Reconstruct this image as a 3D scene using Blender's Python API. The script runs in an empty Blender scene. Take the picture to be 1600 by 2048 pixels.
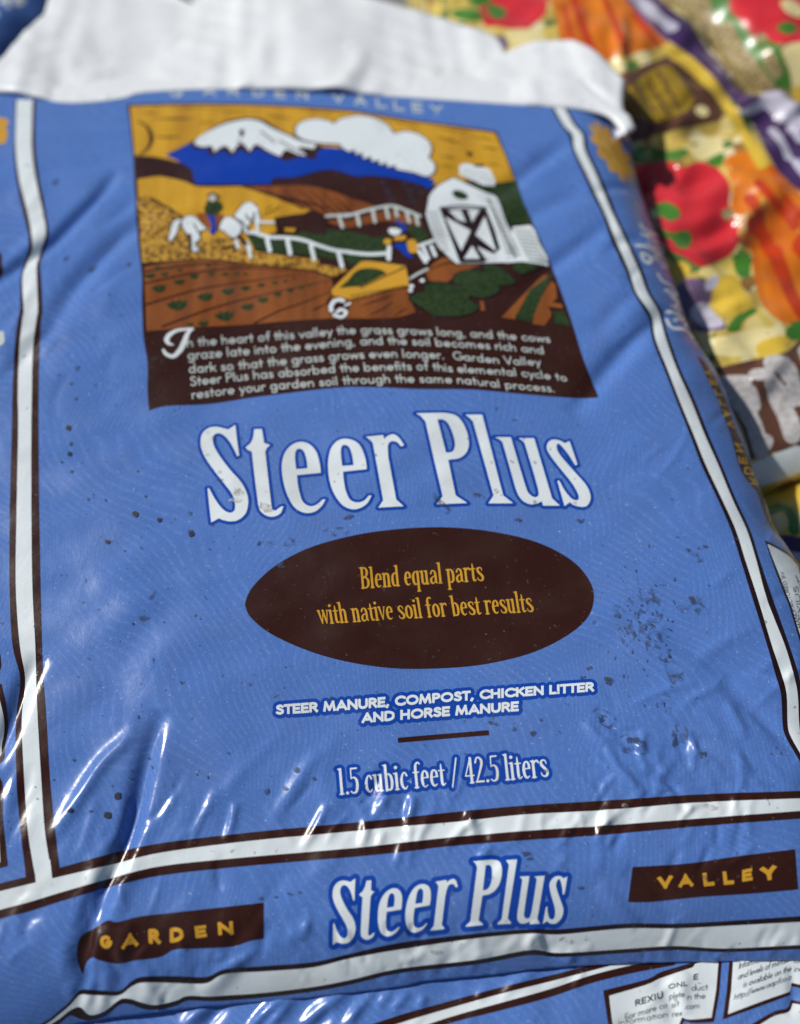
import bpy, math, random
import numpy as np
from mathutils import Vector

# ------------------------------------------------------------------ camera, sky, sun, exposure
FPX = 1900.0                       # focal length in pixels of the 1600 x 2048 frame
TILT = math.radians(25.0)          # camera axis away from straight down
ZB = 0.36                          # height of the front bag's upper face
CAMZ = ZB + 0.513
scene = bpy.context.scene
C = scene.collection
cd = bpy.data.cameras.new("camera")
cam = bpy.data.objects.new("camera", cd)
C.objects.link(cam)
cam.location = (0, 0, CAMZ)
cam.rotation_euler = (TILT, 0, 0)
cd.sensor_fit = 'VERTICAL'
cd.sensor_height = 36.0
cd.lens = FPX / 2048 * 36.0
cd.clip_start = 0.01
cd.clip_end = 200
cd.dof.use_dof = True
cd.dof.focus_distance = 0.526
cd.dof.aperture_fstop = 2.35
scene.camera = cam

SUN = Vector((-0.69, 0.25, 0.68)).normalized()     # towards the sun
world = bpy.data.worlds.new("World")
scene.world = world
world.use_nodes = True
wn = world.node_tree.nodes
sky = wn.new("ShaderNodeTexSky")
sky.sky_type = 'NISHITA'
sky.sun_disc = False
sky.sun_elevation = math.asin(SUN.z)
sky.sun_rotation = math.atan2(SUN.x, SUN.y)
wn["Background"].inputs[1].default_value = 0.05
world.node_tree.links.new(sky.outputs[0], wn["Background"].inputs[0])
sd = bpy.data.lights.new("sun", 'SUN')
sd.energy = 3.9
sd.angle = math.radians(0.5)
sd.color = (1.0, 0.965, 0.91)
sun = bpy.data.objects.new("sun", sd)
C.objects.link(sun)
sun.location = SUN * 5
sun.rotation_euler = (-SUN).to_track_quat('-Z', 'Y').to_euler()
scene.view_settings.view_transform = 'Standard'
scene.view_settings.look = 'None'
scene.view_settings.exposure = 0.0
scene.view_settings.gamma = 1.0
scene.view_settings.use_curve_mapping = False

rng = np.random.RandomState(7)

# ------------------------------------------------------------------ materials
def film(name, col, alt=None, pat=None, rough=0.22, mottle=0.06, bump=0.3, spec=0.5, worn=None):
    """printed plastic film; alt/pat add a printed pattern in a second ink"""
    m = bpy.data.materials.new(name)
    m.use_nodes = True
    nt = m.node_tree
    N, L = nt.nodes, nt.links
    b = N["Principled BSDF"]
    tc = N.new("ShaderNodeTexCoord")
    co = tc.outputs["Object"]
    def noise(scale, detail=2.0, dist=0.0, vec=co):
        n = N.new("ShaderNodeTexNoise")
        n.inputs["Scale"].default_value = scale
        n.inputs["Detail"].default_value = detail
        n.inputs["Distortion"].default_value = dist
        L.new(vec, n.inputs["Vector"])
        return n
    def ramp(src, a, c_, inter='LINEAR'):
        r = N.new("ShaderNodeValToRGB")
        r.color_ramp.elements[0].position = a
        r.color_ramp.elements[1].position = c_
        r.color_ramp.interpolation = inter
        L.new(src, r.inputs[0])
        return r.outputs[0]
    def mix(fac, c1, c2, typ='MIX'):
        x = N.new("ShaderNodeMix")
        x.data_type = 'RGBA'
        x.blend_type = typ
        for k, v in ((0, fac), (6, c1), (7, c2)):
            if hasattr(v, "links"):
                L.new(v, x.inputs[k])
            elif k == 0:
                x.inputs[0].default_value = v
            else:
                x.inputs[k].default_value = (*v, 1.0)
        return x.outputs[2]
    def math_(op, a, c_):
        x = N.new("ShaderNodeMath")
        x.operation = op
        for k, v in ((0, a), (1, c_)):
            if hasattr(v, "links"):
                L.new(v, x.inputs[k])
            else:
                x.inputs[k].default_value = v
        return x.outputs[0]
    out = col
    if pat == 'engraving':
        # hand cut engraving: patches of fine flowing lines, each patch with its own direction
        warp = noise(9.0, 1.0)
        va = N.new("ShaderNodeVectorMath"); va.operation = 'SCALE'
        L.new(warp.outputs["Color"], va.inputs[0]); va.inputs["Scale"].default_value = 0.085
        vb = N.new("ShaderNodeVectorMath"); vb.operation = 'ADD'
        L.new(co, vb.inputs[0]); L.new(va.outputs[0], vb.inputs[1])
        w1 = N.new("ShaderNodeTexWave")
        w1.wave_type = 'BANDS'; w1.bands_direction = 'X'
        w1.inputs["Scale"].default_value = 120
        w1.inputs["Distortion"].default_value = 1.4
        w1.inputs["Detail"].default_value = 2.0
        w1.inputs["Detail Scale"].default_value = 0.6
        L.new(vb.outputs[0], w1.inputs["Vector"])
        w2 = N.new("ShaderNodeTexWave")
        w2.wave_type = 'BANDS'; w2.bands_direction = 'DIAGONAL'
        w2.inputs["Scale"].default_value = 92
        w2.inputs["Distortion"].default_value = 1.6
        w2.inputs["Detail"].default_value = 2.0
        w2.inputs["Detail Scale"].default_value = 0.6
        L.new(vb.outputs[0], w2.inputs["Vector"])
        sel = ramp(noise(11.0, 0.5, 0.3).outputs["Fac"], 0.47, 0.53)
        lines = mix(sel, w1.outputs["Color"], w2.outputs["Color"])
        lines = ramp(lines, 0.55, 0.95)
        broken = ramp(noise(420.0, 1.0).outputs["Fac"], 0.35, 0.62)
        fac = math_('MULTIPLY', lines, broken)
        fac = math_('MULTIPLY', fac, 0.30)
        out = mix(fac, col, alt)
        # halftone screen grain
        gr = ramp(noise(900.0, 1.0).outputs["Fac"], 0.3, 0.75)
        out = mix(math_('MULTIPLY', gr, 0.22), out, alt)
    elif pat == 'grain':
        gr = ramp(noise(330.0, 3.0, 0.4).outputs["Fac"], 0.46, 0.56)
        out = mix(gr, col, alt)
    elif pat == 'blobs':
        v = N.new("ShaderNodeTexVoronoi")
        v.inputs["Scale"].default_value = 78
        L.new(co, v.inputs["Vector"])
        cr = N.new("ShaderNodeValToRGB")
        cr.color_ramp.interpolation = 'CONSTANT'
        els = cr.color_ramp.elements
        els[0].color = (*col, 1); els[0].position = 0
        els[1].color = (*alt, 1); els[1].position = 0.36
        for p_, c_ in ((0.55, (0.66, 0.54, 0.2)), (0.70, (0.10, 0.17, 0.04)), (0.80, (0.70, 0.62, 0.36)), (0.92, (0.30, 0.16, 0.04))):
            e = els.new(p_); e.color = (*c_, 1)
        sp = N.new("ShaderNodeSeparateColor")
        L.new(v.outputs["Color"], sp.inputs[0])
        L.new(sp.outputs[0], cr.inputs[0])
        out = cr.outputs[0]
    elif pat == 'streaks':
        mp = N.new("ShaderNodeMapping")
        mp.inputs["Rotation"].default_value = (0, 0, math.radians(28))
        mp.inputs["Scale"].default_value = (60, 7, 1)
        L.new(co, mp.inputs["Vector"])
        n = noise(1.0, 2.0, 0.3, mp.outputs[0])
        out = mix(ramp(n.outputs["Fac"], 0.35, 0.7), col, alt)
    # grime: broad smudges and scattered grit
    sm = ramp(noise(26.0, 5.0, 0.6).outputs["Fac"], 0.5, 0.78)
    out = mix(math_('MULTIPLY', sm, mottle * 2.2), out, (0.16, 0.13, 0.10))
    grit = ramp(noise(620.0, 0.5).outputs["Fac"], 0.765, 0.80)
    out = mix(math_('MULTIPLY', grit, 0.35 if pat == 'engraving' else 0.12), out, (0.62, 0.64, 0.68))
    grit2 = ramp(noise(240.0, 1.0, 0.2).outputs["Fac"], 0.735, 0.77)
    out = mix(math_('MULTIPLY', grit2, 0.55), out, (0.05, 0.05, 0.06))
    if hasattr(out, "links"):
        L.new(out, b.inputs["Base Color"])
    else:
        b.inputs["Base Color"].default_value = (*out, 1)
    rr = N.new("ShaderNodeMapRange")
    L.new(noise(35.0, 4.0).outputs["Fac"], rr.inputs["Value"])
    rr.inputs["From Min"].default_value = 0.3; rr.inputs["From Max"].default_value = 0.7
    rr.inputs["To Min"].default_value = rough - 0.07; rr.inputs["To Max"].default_value = rough + 0.12
    L.new(rr.outputs[0], b.inputs["Roughness"])
    b.inputs["Specular IOR Level"].default_value = spec
    # fine slackness of the film
    bn = N.new("ShaderNodeBump")
    bn.inputs["Strength"].default_value = bump
    bn.inputs["Distance"].default_value = 0.0012
    h1 = noise(55.0, 3.0, 0.8).outputs["Fac"]
    h2 = noise(700.0, 2.0).outputs["Fac"]
    L.new(math_('ADD', h1, math_('MULTIPLY', h2, 0.10)), bn.inputs["Height"])
    L.new(bn.outputs[0], b.inputs["Normal"])
    if worn:                       # a smear that only partly covers the film
        L.new(math_('MULTIPLY', ramp(noise(worn[0], 4.0, 0.6).outputs["Fac"], worn[1], worn[2]), worn[3]), b.inputs["Alpha"])
    return m

M = {}
M['blue'] = film("blue_film", (0.072, 0.168, 0.475), (0.17, 0.30, 0.66), 'engraving', mottle=0.05)
M['white'] = film("white_ink", (0.70, 0.765, 0.79), mottle=0.10)
M['flap'] = film("white_film", (0.79, 0.815, 0.835), mottle=0.03, rough=0.36, bump=0.35)
M['brown'] = film("brown_ink", (0.034, 0.0095, 0.005), mottle=0.035)
M['black'] = film("dark_brown_ink", (0.016, 0.006, 0.006), mottle=0.03)
M['deep'] = film("deep_blue_ink", (0.005, 0.055, 0.36), mottle=0.03)
M['royal'] = film("royal_blue_ink", (0.003, 0.042, 0.36), mottle=0.02)
M['gold'] = film("gold_ink", (0.60, 0.315, 0.028), mottle=0.05)
M['sky'] = film("mustard_ink", (0.63, 0.345, 0.022), (0.46, 0.235, 0.014), 'streaks', mottle=0.03)
M['wheat'] = film("wheat_ink", (0.55, 0.31, 0.04), (0.17, 0.08, 0.015), 'grain', mottle=0.03)
M['soil'] = film("orange_soil_ink", (0.285, 0.088, 0.017), (0.15, 0.042, 0.010), 'streaks', mottle=0.05)
M['green'] = film("dark_green_ink", (0.018, 0.036, 0.010), (0.03, 0.055, 0.014), 'grain', mottle=0.03)
M['text'] = film("caption_ink", (0.50, 0.55, 0.53), mottle=0.04)
M['ink'] = film("black_lettering_ink", (0.018, 0.016, 0.018), mottle=0.02)
M['dirt'] = film("dried_mud", (0.030, 0.036, 0.052), mottle=0.2, rough=0.7, spec=0.2)
M['stain'] = film("faint_brown_stain", (0.46, 0.445, 0.42), (0.62, 0.65, 0.65), 'grain', mottle=0.15, rough=0.4, worn=(300.0, .35, .6, .8))
M['scuff'] = film("scuffed_mud", (0.042, 0.068, 0.14), mottle=0.2, rough=0.6, spec=0.3, worn=(520.0, .32, .58, .9))
M['smear'] = film("thin_mud_smear", (0.045, 0.055, 0.085), mottle=0.2, rough=0.6, spec=0.3, worn=(210.0, .50, .74, .75))
M['veg'] = film("vegetable_print", (0.60, 0.46, 0.10), (0.50, 0.36, 0.08), 'blobs')
M['seed'] = film("seed_print", (0.42, 0.34, 0.17), (0.22, 0.15, 0.06), 'grain')
M['red'] = film("tomato_red_ink", (0.60, 0.026, 0.036), mottle=0.04)
M['orange'] = film("carrot_orange_ink", (0.72, 0.20, 0.012), (0.52, 0.095, 0.006), 'streaks')
M['rust'] = film("rust_red_ink", (0.50, 0.045, 0.008))
M['leaf'] = film("leaf_green_ink", (0.055, 0.19, 0.022))
M['cream'] = film("cream_ink", (0.72, 0.62, 0.30))
M['purple'] = film("purple_ink", (0.062, 0.028, 0.105))
M['lilac'] = film("lilac_ink_and_glare", (0.50, 0.48, 0.58))
M['mauve'] = film("mauve_ink", (0.16, 0.10, 0.19))
M['choc'] = film("chocolate_ink", (0.105, 0.045, 0.026))
M['olive'] = film("old_gold_ink", (0.40, 0.27, 0.018), (0.20, 0.12, 0.012), 'grain')
M['yellow'] = film("yellow_ink", (0.66, 0.45, 0.05))
M['pale'] = film("pale_grey_ink", (0.52, 0.50, 0.49), (0.40, 0.38, 0.38), 'grain')

# ------------------------------------------------------------------ geometry helpers
CT, ST = math.cos(TILT), math.sin(TILT)

def plane_hit(p, z):
    """where the sight line through picture point p meets height z"""
    p = np.asarray(p, float)
    x = (p[:, 0] - 800) / FPX
    y = (1024 - p[:, 1]) / FPX
    dy, dz = y * CT + ST, y * ST - CT
    t = (z - CAMZ) / dz
    return np.stack([x * t, dy * t], 1)

def seg_dist(P, a, b):
    d = b - a
    l2 = max(float(d @ d), 1e-18)
    t = np.clip(((P[..., 0] - a[0]) * d[0] + (P[..., 1] - a[1]) * d[1]) / l2, 0, 1)
    return np.hypot(P[..., 0] - a[0] - t * d[0], P[..., 1] - a[1] - t * d[1]), t

def poly_sdf(P, loops):
    """signed distance, positive inside (even-odd)"""
    best = np.full(P.shape[:-1], 1e9)
    ins = np.zeros(P.shape[:-1], bool)
    x, y = P[..., 0], P[..., 1]
    for lp in loops:
        n = len(lp)
        for i in range(n):
            a, b = lp[i], lp[(i + 1) % n]
            d, _ = seg_dist(P, a, b)
            np.minimum(best, d, out=best)
            if a[1] != b[1]:
                c = (a[1] > y) != (b[1] > y)
                ins ^= c & (x < (b[0] - a[0]) * (y - a[1]) / (b[1] - a[1]) + a[0])
    return np.where(ins, best, -best)

def iso(X, Y, S):
    """triangles of the region S > 0 of a grid, cut cleanly at S = 0"""
    ny, nx = S.shape
    idx = np.arange(ny * nx).reshape(ny, nx)
    a, b = idx[:-1, :-1].ravel(), idx[:-1, 1:].ravel()
    c, d = idx[1:, 1:].ravel(), idx[1:, :-1].ravel()
    T = np.concatenate([np.stack([a, b, c], 1), np.stack([a, c, d], 1)])
    s = S.ravel()
    s = np.where(np.abs(s) < 1e-9, 1e-9, s)
    P = np.stack([X.ravel(), Y.ravel()], 1)
    ins = s[T] > 0
    n = ins.sum(1)
    N = len(P)
    faces = [T[n == 3]]
    T1, i1 = T[n == 1], ins[n == 1]
    R1 = np.take_along_axis(T1, (i1.argmax(1)[:, None] + np.arange(3)) % 3, 1) if len(T1) else T1.reshape(0, 3)
    T2, i2 = T[n == 2], ins[n == 2]
    R2 = np.take_along_axis(T2, ((~i2).argmax(1)[:, None] + np.arange(3)) % 3, 1) if len(T2) else T2.reshape(0, 3)
    E = np.concatenate([R1[:, [0, 1]], R1[:, [0, 2]], R2[:, [0, 1]], R2[:, [0, 2]]])
    if len(E):
        E = np.sort(E, 1)
        key = E[:, 0].astype(np.int64) * N + E[:, 1]
        u, inv = np.unique(key, return_inverse=True)
        ea, eb = u // N, u % N
        t = (s[ea] / (s[ea] - s[eb]))[:, None]
        P = np.concatenate([P, P[ea] * (1 - t) + P[eb] * t])
        inv = inv + N
        k1, k2 = len(R1), len(R2)
        e01, e02 = inv[:k1], inv[k1:2 * k1]
        f01, f02 = inv[2 * k1:2 * k1 + k2], inv[2 * k1 + k2:]
        faces += [np.stack([R1[:, 0], e01, e02], 1), np.stack([f01, R2[:, 1], R2[:, 2]], 1),
                  np.stack([f01, R2[:, 2], f02], 1)]
    Fc = np.concatenate(faces)
    used, inv = np.unique(Fc, return_inverse=True)
    return P[used], inv.reshape(-1, 3)

def make_mesh(name, V, Fc, mats, midx=None):
    me = bpy.data.meshes.new(name)
    V = np.asarray(V, np.float32); Fc = np.asarray(Fc, np.int32)
    me.vertices.add(len(V)); me.vertices.foreach_set("co", V.ravel())
    me.loops.add(Fc.size); me.loops.foreach_set("vertex_index", Fc.ravel())
    me.polygons.add(len(Fc))
    me.polygons.foreach_set("loop_start", np.arange(0, Fc.size, 3, dtype=np.int32))
    me.polygons.foreach_set("use_smooth", np.ones(len(Fc), bool))
    for m in mats:
        me.materials.append(m)
    if midx is not None:
        me.polygons.foreach_set("material_index", np.asarray(midx, np.int32))
    me.update(calc_edges=True)
    me.validate()
    return me

def spline(pts, corners, closed=True, sub=6):
    """Catmull-Rom through traced points, kept sharp at the corners"""
    pts = np.asarray(pts, float)
    n = len(pts)
    out = []
    for i in range(n if closed else n - 1):
        p1, p2 = pts[i], pts[(i + 1) % n]
        p0 = pts[i - 1] if (not corners[i] and (closed or i > 0)) else p1
        j = (i + 1) % n
        p3 = pts[(i + 2) % n] if (not corners[j] and (closed or i + 2 < n)) else p2
        for k in range(sub):
            t = k / sub
            out.append(0.5 * (2 * p1 + (p2 - p0) * t + (2 * p0 - 5 * p1 + 4 * p2 - p3) * t * t
                              + (3 * p1 - p0 - 3 * p2 + p3) * t ** 3))
    if not closed:
        out.append(pts[-1])
    return np.array(out)

def view(ox, oy, k):
    """reader for points traced on an enlarged crop whose corner is (ox, oy)"""
    def rd(s, closed=True, smooth=True, sub=6):
        P, cn = [], []
        for w in s.split():
            cn.append(w.endswith('*') or not smooth)
            x, y = w.rstrip('*').split(',')
            P.append((ox + float(x) * k, oy + float(y) * k))
        return spline(P, cn, closed, sub if smooth else 1)
    return rd

PX = view(0, 0, 1)
Z1 = view(0, 0, .5); Z2 = view(800, 0, .5); Z3 = view(200, 180, .3125); Z4 = view(700, 180, .3125)
Z5 = view(200, 500, .3125); Z6 = view(700, 500, .34375); Z7 = view(1150, 550, .29297); Z8 = view(0, 180, .30272)
TA = view(380, 810, .275); TB = view(800, 810, .275); OV = view(480, 1040, .4625); ING = view(520, 1340, .4375)
LF = view(0, 800, .4884); RT = view(1150, 1050, .29297); BL = view(0, 1600, .5); BR = view(800, 1550, .5)
G1 = view(900, 0, .4375); G2 = view(1220, 300, .2375); G3 = view(1380, 680, .2442)
FA = view(350, 1900, .3125); FB = view(1180, 1880, .2625); BC = view(0, 1780, .2625)

class Surf:
    """upper face of one bag: a height field over its own outline"""
    def __init__(self, z, outline_px, drop, rad, step, wrinkles=(), waves=0.002, seed=1, power=2.2, calm=None, droop=None):
        self.z, self.drop = z, drop
        self.out = plane_hit(outline_px, z - drop)
        if droop is not None:
            for k in range(6):
                self.out = plane_hit(outline_px, z - drop + droop(self.out[:, 0], self.out[:, 1]))
        lo, hi = self.out.min(0) - 0.03, self.out.max(0) + 0.03
        self.xs = np.arange(lo[0], hi[0], step); self.ys = np.arange(lo[1], hi[1], step)
        self.step = step
        X, Y = np.meshgrid(self.xs, self.ys)
        P = np.stack([X, Y], -1)
        self.X, self.Y = X, Y
        s = poly_sdf(P, [self.out])
        self.S = s
        t = 1 - s / rad
        Hh = np.full(X.shape, float(z))
        Hh -= drop * np.where(s < rad, np.where(s > 0, np.clip(t, 0, 1) ** power, 1 + power * np.clip(-s, 0, 0.02) / rad), 0)
        r = np.random.RandomState(seed)
        for k in range(10):
            wl = r.uniform(0.07, 0.26); th = r.uniform(0, 2 * math.pi); ph = r.uniform(0, 6.28)
            Hh += waves * 0.45 * (wl / 0.2) * np.sin(2 * math.pi * (X * math.cos(th) + Y * math.sin(th)) / wl + ph)
        for k in range(8):
            wl = r.uniform(0.025, 0.05); th = r.uniform(0, 2 * math.pi); ph = r.uniform(0, 6.28)
            Hh += waves * 0.10 * np.sin(2 * math.pi * (X * math.cos(th) + Y * math.sin(th) + 0.008 * np.sin(40 * X + k)) / wl + ph)
        for pts, w, amp in wrinkles:
            q = plane_hit(pts, z)
            x0, y0 = q.min(0) - 3.5 * w; x1, y1 = q.max(0) + 3.5 * w
            i0, i1 = np.searchsorted(self.xs, [x0, x1]); j0, j1 = np.searchsorted(self.ys, [y0, y1])
            if i1 - i0 < 2 or j1 - j0 < 2:
                continue
            sub = P[j0:j1, i0:i1]
            L_ = np.r_[0, np.cumsum(np.hypot(*np.diff(q, axis=0).T))]
            best = np.full(sub.shape[:-1], 1e9); tt = np.zeros(sub.shape[:-1])
            for i in range(len(q) - 1):
                d, t = seg_dist(sub, q[i], q[i + 1])
                tv = (L_[i] + t * (L_[i + 1] - L_[i])) / L_[-1]
                tt = np.where(d < best, tv, tt); best = np.minimum(best, d)
            tap = np.clip(np.sin(np.pi * np.clip(tt, 0.0, 1.0)), 0, 1) ** 0.6
            Hh[j0:j1, i0:i1] += amp * np.exp(-(best / w) ** 2) * tap
        if calm is not None:
            k = calm(X, Y)
            base = float(z) - drop * np.where(s < rad, np.where(s > 0, np.clip(1 - s / rad, 0, 1) ** power, 1 + power * np.clip(-s, 0, 0.02) / rad), 0)
            Hh = base + (Hh - base) * k
        if droop is not None:
            Hh += droop(X, Y)
        self.H = Hh

    def _bil(self, G, q):
        fx = np.clip((q[:, 0] - self.xs[0]) / self.step, 0, len(self.xs) - 1.001)
        fy = np.clip((q[:, 1] - self.ys[0]) / self.step, 0, len(self.ys) - 1.001)
        i, j = fx.astype(int), fy.astype(int)
        u, v = fx - i, fy - j
        return (G[j, i] * (1 - u) + G[j, i + 1] * u) * (1 - v) + (G[j + 1, i] * (1 - u) + G[j + 1, i + 1] * u) * v

    def h(self, q):
        return self._bil(self.H, q)

    def proj(self, p):
        """point on the film seen at picture point p"""
        p = np.asarray(p, float)
        z = np.full(len(p), self.z)
        for k in range(30):
            q = plane_hit(p, z)
            z = z + 0.55 * (self.h(q) - z)
        return plane_hit(p, z)

LEVEL = 0.00012

class Part:
    """one mesh lying on a bag's film, collected from printed shapes"""
    def __init__(self, surf):
        self.s = surf; self.V = []; self.F = []; self.MI = []; self.mats = []; self.n = 0
    def add(self, q, tris, mat, lvl, lift=None):
        if not len(tris):
            return
        z = self.s.h(q) + lvl * LEVEL
        if lift is not None:
            z = z + lift
        self.V.append(np.column_stack([q, z])); self.F.append(tris + self.n); self.n += len(q)
        if mat not in self.mats:
            self.mats.append(mat)
        self.MI.append(np.full(len(tris), self.mats.index(mat)))
    def _grid(self, lo, hi, cell):
        xs = np.arange(lo[0], hi[0] + cell, cell); ys = np.arange(lo[1], hi[1] + cell, cell)
        return np.meshgrid(xs, ys)
    def poly(self, loops, mat, lvl=1, grow=0.0, cell=0.0006):
        if isinstance(loops, np.ndarray):
            loops = [loops]
        q = [self.s.proj(l) for l in loops]
        a = np.concatenate(q)
        X, Y = self._grid(a.min(0) - grow - 2 * cell, a.max(0) + grow + 2 * cell, cell)
        S = poly_sdf(np.stack([X, Y], -1), q) + grow
        v, t = iso(X, Y, S)
        self.add(v, t, mat, lvl)
        return self
    def strokes(self, lines, mat, lvl=2, cell=0.0006, grow=0.0):
        """lines: list of (picture points, radius in picture px or list of radii)"""
        segs = []
        for pts, r in lines:
            pts = np.asarray(pts, float)
            q = self.s.proj(pts)
            dep = np.hypot(np.hypot(q[:, 0], q[:, 1]), CAMZ - self.s.z) * 0.97
            rr = (np.full(len(pts), r) if np.isscalar(r) else np.interp(np.linspace(0, 1, len(pts)), np.linspace(0, 1, len(r)), r)) * dep / FPX
            if len(q) == 1:
                q = np.repeat(q, 2, 0); rr = np.repeat(rr, 2)
            for i in range(len(q) - 1):
                segs.append((q[i], q[i + 1], rr[i] + grow, rr[i + 1] + grow))
        v, t = caps_iso(segs, cell)
        self.add(v, t, mat, lvl)
        return self
    def build(self, name, parent, label=None, kind=None):
        base = np.array(parent.matrix_world.translation) if False else np.array(ORIGIN[parent.name])
        me = make_mesh(name, np.concatenate(self.V) - base, np.concatenate(self.F), [M[m] for m in self.mats], np.concatenate(self.MI))
        o = bpy.data.objects.new(name, me)
        C.objects.link(o)
        o.parent = parent
        ORIGIN[o.name] = ORIGIN[parent.name]
        if label: o["label"] = label
        if kind: o["kind"] = kind
        return o

ORIGIN = {}

def caps_iso(segs, cell):
    A = np.array([s[0] for s in segs] + [s[1] for s in segs])
    R = max(max(s[2], s[3]) for s in segs)
    lo, hi = A.min(0) - R - 2 * cell, A.max(0) + R + 2 * cell
    xs = np.arange(lo[0], hi[0] + cell, cell); ys = np.arange(lo[1], hi[1] + cell, cell)
    X, Y = np.meshgrid(xs, ys)
    P = np.stack([X, Y], -1)
    S = np.full(X.shape, -4 * cell)
    for s_ in segs:
        a, b, ra, rb = s_[:4]
        m = max(ra, rb) * 1.5 + 4 * cell
        i0 = max(int((min(a[0], b[0]) - m - lo[0]) / cell), 0); i1 = int((max(a[0], b[0]) + m - lo[0]) / cell) + 2
        j0 = max(int((min(a[1], b[1]) - m - lo[1]) / cell), 0); j1 = int((max(a[1], b[1]) + m - lo[1]) / cell) + 2
        d, t = seg_dist(P[j0:j1, i0:i1], np.asarray(a), np.asarray(b))
        v = ra + t * (rb - ra) - d
        if len(s_) > 4:            # straight stroke with square ends
            ax = np.asarray(b) - np.asarray(a); ln = np.hypot(*ax); ax = ax / max(ln, 1e-9)
            rel = P[j0:j1, i0:i1] - (np.asarray(a) + np.asarray(b)) / 2
            al = np.abs(rel[..., 0] * ax[0] + rel[..., 1] * ax[1]) - ln / 2 - ra * s_[4]
            pe = np.abs(rel[..., 0] * -ax[1] + rel[..., 1] * ax[0]) - ra
            v = -np.maximum(al, pe)
        np.maximum(S[j0:j1, i0:i1], v, out=S[j0:j1, i0:i1])
    return iso(X, Y, S)

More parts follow.
